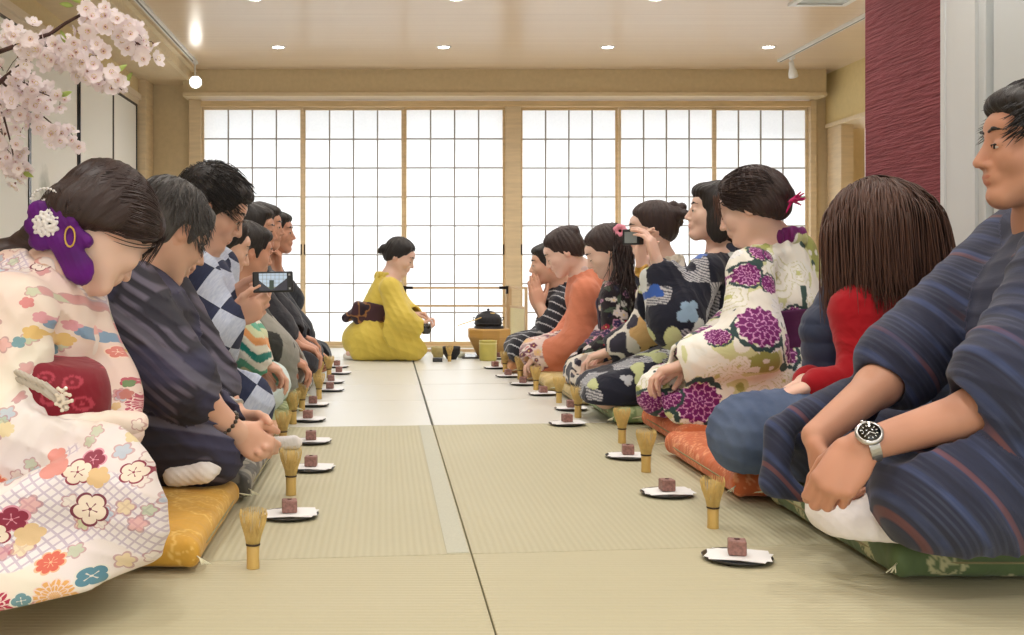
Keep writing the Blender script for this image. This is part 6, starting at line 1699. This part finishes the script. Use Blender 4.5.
for pts, od in ((PR_, nR), (PLf, nL)):
    for i, (px, py) in enumerate(pts):
        q = flr(px, py); rz = (-.25, .1, -.1, .2, 0, .15, -.2, .1, .3, 0)[i]
        if pts is PLf: rz = -rz*.5
        if base is None: base = make_set(); trio = base
        else: trio = [dup(b) for b in base]
        for o, nm, cat, grp in zip(trio, ('black lacquer tray under a sweet', 'white folded paper under a brown sweet', 'square brown bean jelly sweet on white paper'), ('tray', 'paper', 'sweet'), ('black trays on the mats', 'white papers under the sweets', 'brown sweets on paper')):
            o.location = tuple(q); o.rotation_euler = (0, 0, rz); tag(o, nm+', '+od[i], cat, grp)
# rolled towel
S = Solid(); q = flr(285, 450); S.cap(q+V(-.035, 0, .022), q+V(.035, .01, .022), .022, .021, k=.01); S.cap(q+V(-.03, -.01, .03), q+V(.03, 0, .036), .014, .013, k=.008)
S.disp = disp_folds([(V(1, 0, .3), .02, None, 1, 1)], .0015, 2)
tag(solid_obj(S, 'hand_towel', white_sock, None, h=.003), 'small rolled white hand towel on the mat beside the clasped hands', 'towel')

# ------------------------------------------------------------------ tea utensils
iron = mat('cast_iron', (38, 38, 44), .55, metal=.3, noise=60, var=.3, bump=(400, .5)); tan_wood = mat('tan_brazier', (196, 152, 84), .5, noise=8, stretch=(.4, .4, 5), var=.1)
def oct_(bm, c, prof, rot=math.pi/8, mi=0, n=8):
    c = Vector(c); rings = [[bm.verts.new(c+Vector((r*math.cos(2*math.pi*k/n+rot), r*math.sin(2*math.pi*k/n+rot), z))) for k in range(n)] for r, z in prof]
    for a, b in zip(rings, rings[1:]):
        for k in range(n): f = bm.faces.new((a[k], a[(k+1) % n], b[(k+1) % n], b[k])); f.material_index = mi
    bm.faces.new(rings[0][::-1]); bm.faces.new(rings[-1])
bx = flr(489, 357.0); bz = 0
bm = bmesh.new(); box(bm, (bx[0]-.01, bx[1], .006), (.36, .28, .012)); tag(bm_obj('brazier_board', bm, blk, bevel=.002), 'thin black board on the mat under the tan brazier', 'board')
r = empty('brazier', (bx[0], bx[1], .012), 'tan octagonal wooden brazier tapering to its foot, carrying the kettle', 'brazier')
bm = bmesh.new(); oct_(bm, (bx[0], bx[1], .012), [(.085, 0), (.098, .02), (.150, .125), (.150, .175), (.140, .182), (.105, .182), (.10, .15)], n=8); bm_obj('bowl', bm, tan_wood, r, bevel=.003)
bm = bmesh.new(); lathe(bm, [(.098, .155), (.10, .196), (.094, .198), (.09, .16)], (bx[0], bx[1], .012), 24); bm_obj('ring', bm, iron, r)
r = empty('kettle', (bx[0]-.005, bx[1], .20), 'round black iron kettle sitting on the tan brazier', 'kettle')
kc = (bx[0]-.005, bx[1], .200)
bm = bmesh.new(); lathe(bm, [(0, 0), (.078, .0), (.092, .022), (.090, .058), (.076, .084), (.050, .095), (.047, .098)], kc, 32); lathe(bm, [(.094, .024), (.097, .028), (.093, .033)], kc, 32); bm_obj('kettle_body', bm, iron, r)
bm = bmesh.new(); lathe(bm, [(.048, .096), (.046, .104), (.012, .112), (0, .113)], kc, 28); f = lathe(bm, [(.005, .110), (.010, .118), (.008, .126), (0, .128)], kc, 14); bm_obj('lid', bm, iron, r)
bm = bmesh.new()
for sx in (-1, 1): tube(bm, [Vector(kc)+Vector((sx*.086, 0, .062)), Vector(kc)+Vector((sx*.104, 0, .070)), Vector(kc)+Vector((sx*.100, 0, .050)), Vector(kc)+Vector((sx*.088, 0, .048))], .004, 6)
bm_obj('lugs', bm, iron, r)
r = empty('bamboo_ladle', (kc[0], kc[1], .31), 'bamboo water ladle resting across the kettle lid', 'ladle')
c1 = at(491, 317.5, bx[1]-.02)
bm = bmesh.new(); lathe(bm, [(0, -.004), (.025, -.004), (.027, 0), (.027, .034), (.024, .034), (.023, .002), (0, .002)], c1, 24); bm_obj('cup', bm, bamboo, r)
bm = bmesh.new(); tube(bm, [c1+V(-.024, 0, .012), at(476, 319.5, bx[1]-.10), at(458, 325.5, bx[1]-.22)], [.004, .0034, .003], 6); bm_obj('handle', bm, bamboo, r)
q = flr(488, 360.5)
bm = bmesh.new(); lathe(bm, [(0, 0), (.054, 0), (.057, .01), (.057, .125), (.059, .130), (.052, .130), (.050, .012), (0, .01)], q, 32); r = empty('waste_water_jar', q, 'straight-sided yellow-green jar with a rim, in front of the brazier', 'jar')
glaze = mat('yellow_green_glaze', (196, 184, 92), .3, noise=10, var=.12, coat=.3); bm_obj('jar_body', bm, glaze, r)
bm = bmesh.new(); lathe(bm, [(.0575, .108), (.0595, .112), (.0575, .116)], q, 32); bm_obj('band', bm, mat('pale_band', (222, 212, 140), .4), r)
q = flr(438, 357); bm = bmesh.new(); lathe(bm, [(0, .006), (.026, .006), (.028, 0), (.032, .0), (.034, .010), (.046, .030), (.048, .068), (.044, .070), (.040, .034), (0, .014)], q, 28)
tag(bm_obj('tea_bowl', bm, mat('buff_glaze', (190, 174, 120), .4, noise=30, var=.15)), 'buff glazed tea bowl on the mat in front of the hostess', 'bowl')
q = flr(451.5, 359.2); bm = bmesh.new(); lathe(bm, [(0, .008), (.026, .008), (.026, 0), (.032, 0), (.036, .010), (.056, .040), (.060, .082), (.056, .084), (.050, .044), (0, .018)], q, 28)
tag(bm_obj('tea_bowl', bm, iron), 'black tea bowl behind the whisk by the hostess', 'bowl')
o = dup(wk, flr(449.5, 361.5), rotz=.5, label='bamboo tea whisk in front of the black tea bowl', group='bamboo whisks beside the sweets'); o.scale = (.9, .9, .85)
q = flr(437.5, 361.8); bm = bmesh.new(); box(bm, (q[0], q[1], .012), (.062, .034, .024)); lathe(bm, [(.028, 0), (.028, .002), (0, .003)], (q[0], q[1], .024), 20, sy=.5)
tag(bm_obj('incense_box', bm, blk, bevel=.004), 'small flat black box on the mat before the buff bowl', 'box')
q = flr(461, 357.5); bm = bmesh.new(); lathe(bm, [(0, 0), (.020, 0), (.026, .012), (.026, .030), (.018, .034), (.006, .036), (.007, .043), (0, .045)], q, 20)
tag(bm_obj('lidded_dish', bm, mat('pale_celadon', (206, 208, 190), .35)), 'small pale lidded dish right of the black tea bowl', 'dish')
# folding tea screen
r = empty('tea_screen', (.5, 7.5, 0), 'low two-fold wooden tea screen with open rails behind the kettle', 'screen')
sw = mat('pale_screen_wood', (206, 176, 136), .5, noise=6, stretch=(6, 1, 1), var=.06); ys = 7.5
zx = lambda py, Y: CAM_H-(py-VPY)*Y/F_PX; xx = lambda px, Y: (px-VPX)*Y/F_PX
bm = bmesh.new()
for px in (404.5, 507.5): x = xx(px, ys); boxx(bm, x-.009, x+.009, ys-.009, ys+.009, 0, zx(286, ys))
bm_obj('post', bm, sw, r)
for nm, py, t, mm in (('top_rail', 287.5, .010, sw), ('middle_rail', 305.5, .010, sw), ('bottom_rail', 355, .012, sw)):
    bm = bmesh.new(); z = max(zx(py, ys), .014); boxx(bm, xx(404.5, ys)+.009, xx(507.5, ys)-.009, ys-.007, ys+.007, z-t, z+t*.5); bm_obj(nm, bm, mm, r)
bm = bmesh.new(); z = zx(287.5, ys)
for px, sg in ((404.5, 1), (507.5, -1)):
    x = xx(px, ys); boxx(bm, x-.011, x+.011, ys-.011, ys+.011, z-.045, z+.012); boxx(bm, min(x, x+sg*.06), max(x, x+sg*.06), ys-.010, ys+.010, z-.012, z+.008)
bm_obj('metal_corner', bm, pull, r)
A, B = V(xx(509.5, ys), ys-.01, 0), V(xx(526.5, 7.15), 7.15, 0); d = nrm(B-A); ln = np.linalg.norm(B-A); ang = math.atan2(d[1], d[0])
def along(bm, t0, t1, z0, z1, th=.014):
    c = A+d*(t0+t1)/2; box(bm, (c[0], c[1], (z0+z1)/2), (t1-t0, th, z1-z0), Matrix.Rotation(ang, 3, 'Z'))
bm = bmesh.new(); along(bm, 0, .018, 0, .47, .018); along(bm, ln-.018, ln, 0, .47, .018); bm_obj('post', bm, sw, r)
bm = bmesh.new(); along(bm, .018, ln-.018, .455, .47); along(bm, .018, ln-.018, .32, .335); along(bm, .018, ln-.018, .0, .02); bm_obj('side_rail', bm, sw, r)
bm = bmesh.new(); along(bm, .018, ln-.018, .02, .32, .005); bm_obj('side_panel', bm, mat('cream_reed', (226, 214, 168), .7, noise=50, stretch=(1, 1, 12), var=.08), r)
# black tea caddy in the hostess's hand, and scoop
q = at(426, 328.5, 6.74); bm = bmesh.new(); lathe(bm, [(0, -.035), (.022, -.035), (.034, -.018), (.036, .006), (.036, .008), (.035, .012), (.030, .030), (0, .036)], q, 28)
tag(bm_obj('tea_caddy', bm, mat('black_gloss', (14, 13, 14), .12, coat=.8)), 'round black lacquer tea caddy held in the hostess\'s hand', 'tea caddy')
bm = bmesh.new(); tube(bm, [at(424.5, 313.5, 6.90), at(427, 320, 6.86), at(427.5, 324, 6.80)], [.0028, .0024, .004], 6)
tag(bm_obj('tea_scoop', bm, bamboo), 'thin bamboo tea scoop held over the black caddy', 'tea scoop')
# ------------------------------------------------------------------ phone and camera
r = empty('smartphone', at(273, 282, 3.30), 'black smartphone held sideways by the man in glasses, filming the hostess', 'smartphone')
pc = at(273, 282, 3.30); ax = nrm(V(1, .25, .02)); nn = nrm(V(.18, -1, .12)); upv = np.cross(nn, ax)*-1; upv = nrm(upv); 
if upv[2] < 0: upv = -upv
R = np.stack([ax, np.cross(upv, ax), upv], 1); Rm = Matrix([list(x) for x in R])
bm = bmesh.new(); box(bm, pc, (.128, .009, .066), Rm); bm_obj('case', bm, mat('black_case', (18, 18, 20), .4), r, bevel=.004)
m, nt, b = new_mat('phone_screen'); g = G(nt); xyz = g.sep(N(nt, 'ShaderNodeTexCoord').outputs['Generated'])
wl = g.m('MAXIMUM', g.m('GREATER_THAN', g.m('FRACT', g.m('MULTIPLY', xyz[0], 7.0)), .9), g.m('GREATER_THAN', g.m('FRACT', g.m('MULTIPLY', xyz[2], 4.5)), .9))
c = g.mix(wl, srgb(206, 222, 236), srgb(150, 150, 140)); c = g.mix(g.m('LESS_THAN', xyz[2], .22), c, srgb(150, 150, 130))
dx = g.m('ABSOLUTE', g.m('SUBTRACT', xyz[0], .45)); fg = g.m('MULTIPLY', g.m('LESS_THAN', dx, .08), g.m('LESS_THAN', xyz[2], .6)); c = g.mix(fg, c, srgb(60, 74, 60))
sd_ = g.m('LESS_THAN', g.m('ADD', xyz[2], g.m('MULTIPLY', g.m('ABSOLUTE', g.m('SUBTRACT', xyz[0], .45)), -1.3)), .02); c = g.mix(sd_, c, srgb(56, 52, 60))
nt.links.new(c, b.inputs['Emission Color']); ins(b, 'Emission Strength', .8); ins(b, 'Base Color', (0, 0, 0, 1)); ins(b, 'Roughness', .2)
bm = bmesh.new(); box(bm, pc+nn*.0046, (.088, .0012, .054), Rm); bm_obj('screen', bm, m, r)
bm = bmesh.new(); 
for k in (-.022, .022): box(bm, pc+nn*.0048+ax*.052+upv*k, (.006, .001, .006), Rm)
bm_obj('buttons', bm, mat('grey_mark', (150, 150, 150), .4), r)
r = empty('compact_camera', at(633, 237, 4.14), 'small dark compact camera held up before the bun-haired woman\'s face', 'camera')
pc = at(633, 237, 4.14); Rm = Matrix.Rotation(math.radians(-52), 3, 'Z')
bm = bmesh.new(); box(bm, pc, (.085, .028, .062), Rm); bm_obj('camera_body', bm, mat('dark_camera', (44, 44, 48), .35, metal=.3), r, bevel=.004)
bm = bmesh.new(); box(bm, pc+np.array(Rm)@V(0, -.0145, -.002), (.060, .001, .044), Rm); bm_obj('rear_screen', bm, mat('camera_screen', (130, 138, 140), .15, coat=.5), r)
bm = bmesh.new(); lathe(bm, [(.024, 0), (.024, .014), (.020, .016), (.018, .010), (0, .010)], (0, 0, 0), 24); bmesh.ops.transform(bm, matrix=Matrix.Translation(Vector(pc+np.array(Rm)@V(0, .014, 0))) @ Rm.to_4x4() @ Matrix.Rotation(-math.pi/2, 4, 'X'), verts=bm.verts); bm_obj('lens', bm, chrome, r)

# ------------------------------------------------------------------ cherry blossom branch, top left
def blossom_mesh():
    bm = bmesh.new()
    for k in range(5):
        a = 2*math.pi*k/5; R = Matrix.Rotation(a, 3, 'Z')
        rows_ = []
        for j, (y, w, z) in enumerate(((.001, .0012, 0), (.005, .0050, .0012), (.0095, .0066, .0030), (.0135, .0048, .0052), (.0150, .0016, .0062))):
            rows_.append([bm.verts.new(R @ Vector((x*w, y-(.0012 if j == 4 and x == 0 else 0), z+abs(x)*.0016*(j > 0)))) for x in (-1, 0, 1)])
        for ra, rb in zip(rows_, rows_[1:]):
            for i in (0, 1): f = bm.faces.new((ra[i], ra[i+1], rb[i+1], rb[i])); f.smooth = True; f.material_index = 0
    for f in bm.faces: f.smooth = True
    for k in range(9):
        a = 2.4*k; r = .0035; lathe(bm, [(0, 0), (.0009, .0006), (0, .0013)], (math.cos(a)*r, math.sin(a)*r, .006), 5, 1)
    lathe(bm, [(0, -.0045), (.0018, -.003), (.0022, 0), (0, .0005)], n=6, mi=2)
    me = bpy.data.meshes.new('blossom'); bm.to_mesh(me); bm.free()
    return me
pet_m, nt, b = new_mat('pink_petals'); g = G(nt); tcb = N(nt, 'ShaderNodeTexCoord').outputs['Object']
ln_ = N(nt, 'ShaderNodeVectorMath', operation='LENGTH'); nt.links.new(tcb, ln_.inputs[0]); oi = N(nt, 'ShaderNodeObjectInfo')
t_ = g.m('MULTIPLY', ln_.outputs['Value'], 150); c = g.mix(g.m('MINIMUM', t_, 1.0), srgb(240, 196, 208), srgb(254, 246, 248)); c = g.mix(g.m('MULTIPLY', oi.outputs['Random'], .35), c, srgb(252, 238, 243))
nt.links.new(c, b.inputs['Base Color']); ins(b, 'Roughness', .7); ins(b, 'Subsurface Weight', 0)
tl = N(nt, 'ShaderNodeBsdfTranslucent'); nt.links.new(c, tl.inputs[0]); mx = N(nt, 'ShaderNodeMixShader'); ins(mx, 0, .42); nt.links.new(b.outputs[0], mx.inputs[1]); nt.links.new(tl.outputs[0], mx.inputs[2]); nt.links.new(mx.outputs[0], nt.nodes['Material Output'].inputs[0])
stam = mat('yellow_stamens', (222, 200, 110), .6); sep_m = mat('sepal_brown', (150, 110, 96), .7); bark = mat('dark_bark', (74, 50, 46), .8, noise=80, var=.25, bump=(200, .5)); leafm = mat('young_leaf', (190, 206, 120), .6)
YB_ = 2.45
def branch(label, lines, clusters, leaves):
    root = empty('cherry_branch', at(*lines[0][0][0][:2], YB_), label, 'cherry branch', 'flowering cherry branches at the top left')
    bm = bmesh.new()
    for pts, r0, r1 in lines:
        P = [at(x, y, YB_+dy) for x, y, dy in pts]; n = len(P); tube(bm, P, [r0+(r1-r0)*i/(n-1) for i in range(n)], 7)
    me = blossom_mesh(); spots = []
    for (x0, y0, x1, y1, n, sp) in clusters:
        for k in range(int(n*.62)):
            t = RNG.random(); x = x0+(x1-x0)*t+RNG.normal(0, sp); y = y0+(y1-y0)*t+RNG.normal(0, sp); dy = RNG.uniform(-.05, .05)
            c = at(x, y, YB_+dy); a = at(x0+(x1-x0)*t, y0+(y1-y0)*t, YB_); spots.append((c, c-a+V(0, -.02, 0)))
            if k % 2 == 0: tube(bm, [a, (a+c)/2+V(0, 0, .004), c], [.0011, .0009, .0007], 4)
    bm_obj('twigs', bm, bark, root)
    for m_ in (pet_m, stam, sep_m): me.materials.append(m_)
    spots.sort(key=lambda s: s[0][1])
    first = []
    Wi = wmat(root).inverted()
    big = bmesh.new()
    for k, (c, d) in enumerate(spots):
        d = nrm(nrm(d)+RNG.normal(0, .45, 3)+V(0, -.35, -.1)); Rq = Vector(d).to_track_quat('Z', 'Y').to_matrix() @ Matrix.Rotation(RNG.random()*6, 3, 'Z')
        s = RNG.uniform(1.05, 1.45); M = Matrix.Translation(Vector(c)) @ (Rq*s).to_4x4()
        if k < 98:
            o = bpy.data.objects.new('blossom', me); col.objects.link(o); o.parent = root; o.matrix_parent_inverse = Wi; o.matrix_basis = M
        else:
            t = me.copy(); t.transform(M); big.from_mesh(t); bpy.data.meshes.remove(t)
    if len(spots) > 98: o = bm_obj('blossom_cluster', big, [pet_m, stam, sep_m], root, smooth=True); o['kind'] = 'stuff'
    else: big.free()
    for (x, y, a) in leaves:
        c = at(x, y, YB_-.02); bm = bmesh.new(); d = V(math.cos(a), -.2, math.sin(a)); w = V(-math.sin(a), 0, math.cos(a))
        ring = [(0, 0), (.008, .005), (.016, .0065), (.026, .004), (.034, 0)]
        cen = [bm.verts.new(c+d*t+V(0, .002, 0)) for t, _ in ring]; up_ = [bm.verts.new(c+d*t+w*h) for t, h in ring[1:-1]]; dn_ = [bm.verts.new(c+d*t-w*h) for t, h in ring[1:-1]]
        for side_ in (up_, dn_):
            ch = [cen[0]]+side_+[cen[-1]]
            for i in range(len(ring)-1):
                vs = [cen[i], cen[i+1], ch[i+1], ch[i]]; vs = list(dict.fromkeys(vs)); bm.faces.new(vs)
        bmesh.ops.solidify(bm, geom=bm.faces[:], thickness=.0006); bm_obj('leaf', bm, leafm, root, smooth=True)
branch('upper cherry branch arching right towards the ceiling, thick with pale pink blossoms',
       [([(-25, 60, .02), (10, 48, 0), (30, 40, 0), (50, 34, 0), (66, 23, 0), (84, 13, 0), (104, 13, .01), (122, 24, .01), (136, 42, 0), (150, 52, 0)], .0060, .0016),
        ([(30, 42, 0), (60, 58, 0), (88, 66, 0), (108, 80, 0), (122, 90, 0)], .0035, .0012), ([(84, 14, 0), (83, 3, 0), (86, -8, 0)], .0024, .0012)],
       [(86, 12, 96, 34, 22, 4), (100, 16, 132, 28, 40, 5), (128, 28, 152, 44, 18, 4), (118, 34, 150, 58, 26, 4), (84, 30, 80, 44, 10, 4), (100, 42, 106, 48, 8, 3), (30, 42, 90, 60, 80, 7), (62, 60, 122, 88, 62, 5), (86, 2, 92, 12, 5, 3), (20, 40, 50, 62, 24, 6)],
       [(84, 2, 2.9), (74, 6, 3.0), (92, -2, .6), (66, 44, 1.9), (115, 72, .5), (124, 84, .9)])
YB_ = 2.60
branch('lower cherry branch drooping at the left edge before the painted sliding panels',
       [([(-25, 96, .02), (0, 82, 0), (14, 70, 0), (28, 60, 0)], .0075, .004), ([(2, 82, 0), (16, 96, 0), (34, 108, 0), (52, 124, 0), (76, 140, 0)], .0035, .0012), ([(-10, 92, 0), (4, 118, 0), (10, 140, 0), (16, 168, 0)], .0035, .0014), ([(20, 88, 0), (40, 92, 0), (54, 98, 0)], .0022, .001)],
       [(0, 40, 28, 44, 26, 7), (2, 70, 40, 92, 50, 8), (0, 100, 34, 112, 40, 8), (20, 118, 76, 142, 46, 5), (44, 92, 62, 100, 12, 4), (0, 128, 14, 170, 44, 7), (4, 150, 24, 176, 14, 5)],
       [(60, 96, .3), (54, 96, .2), (22, 172, -.4), (30, 50, 2.0)])
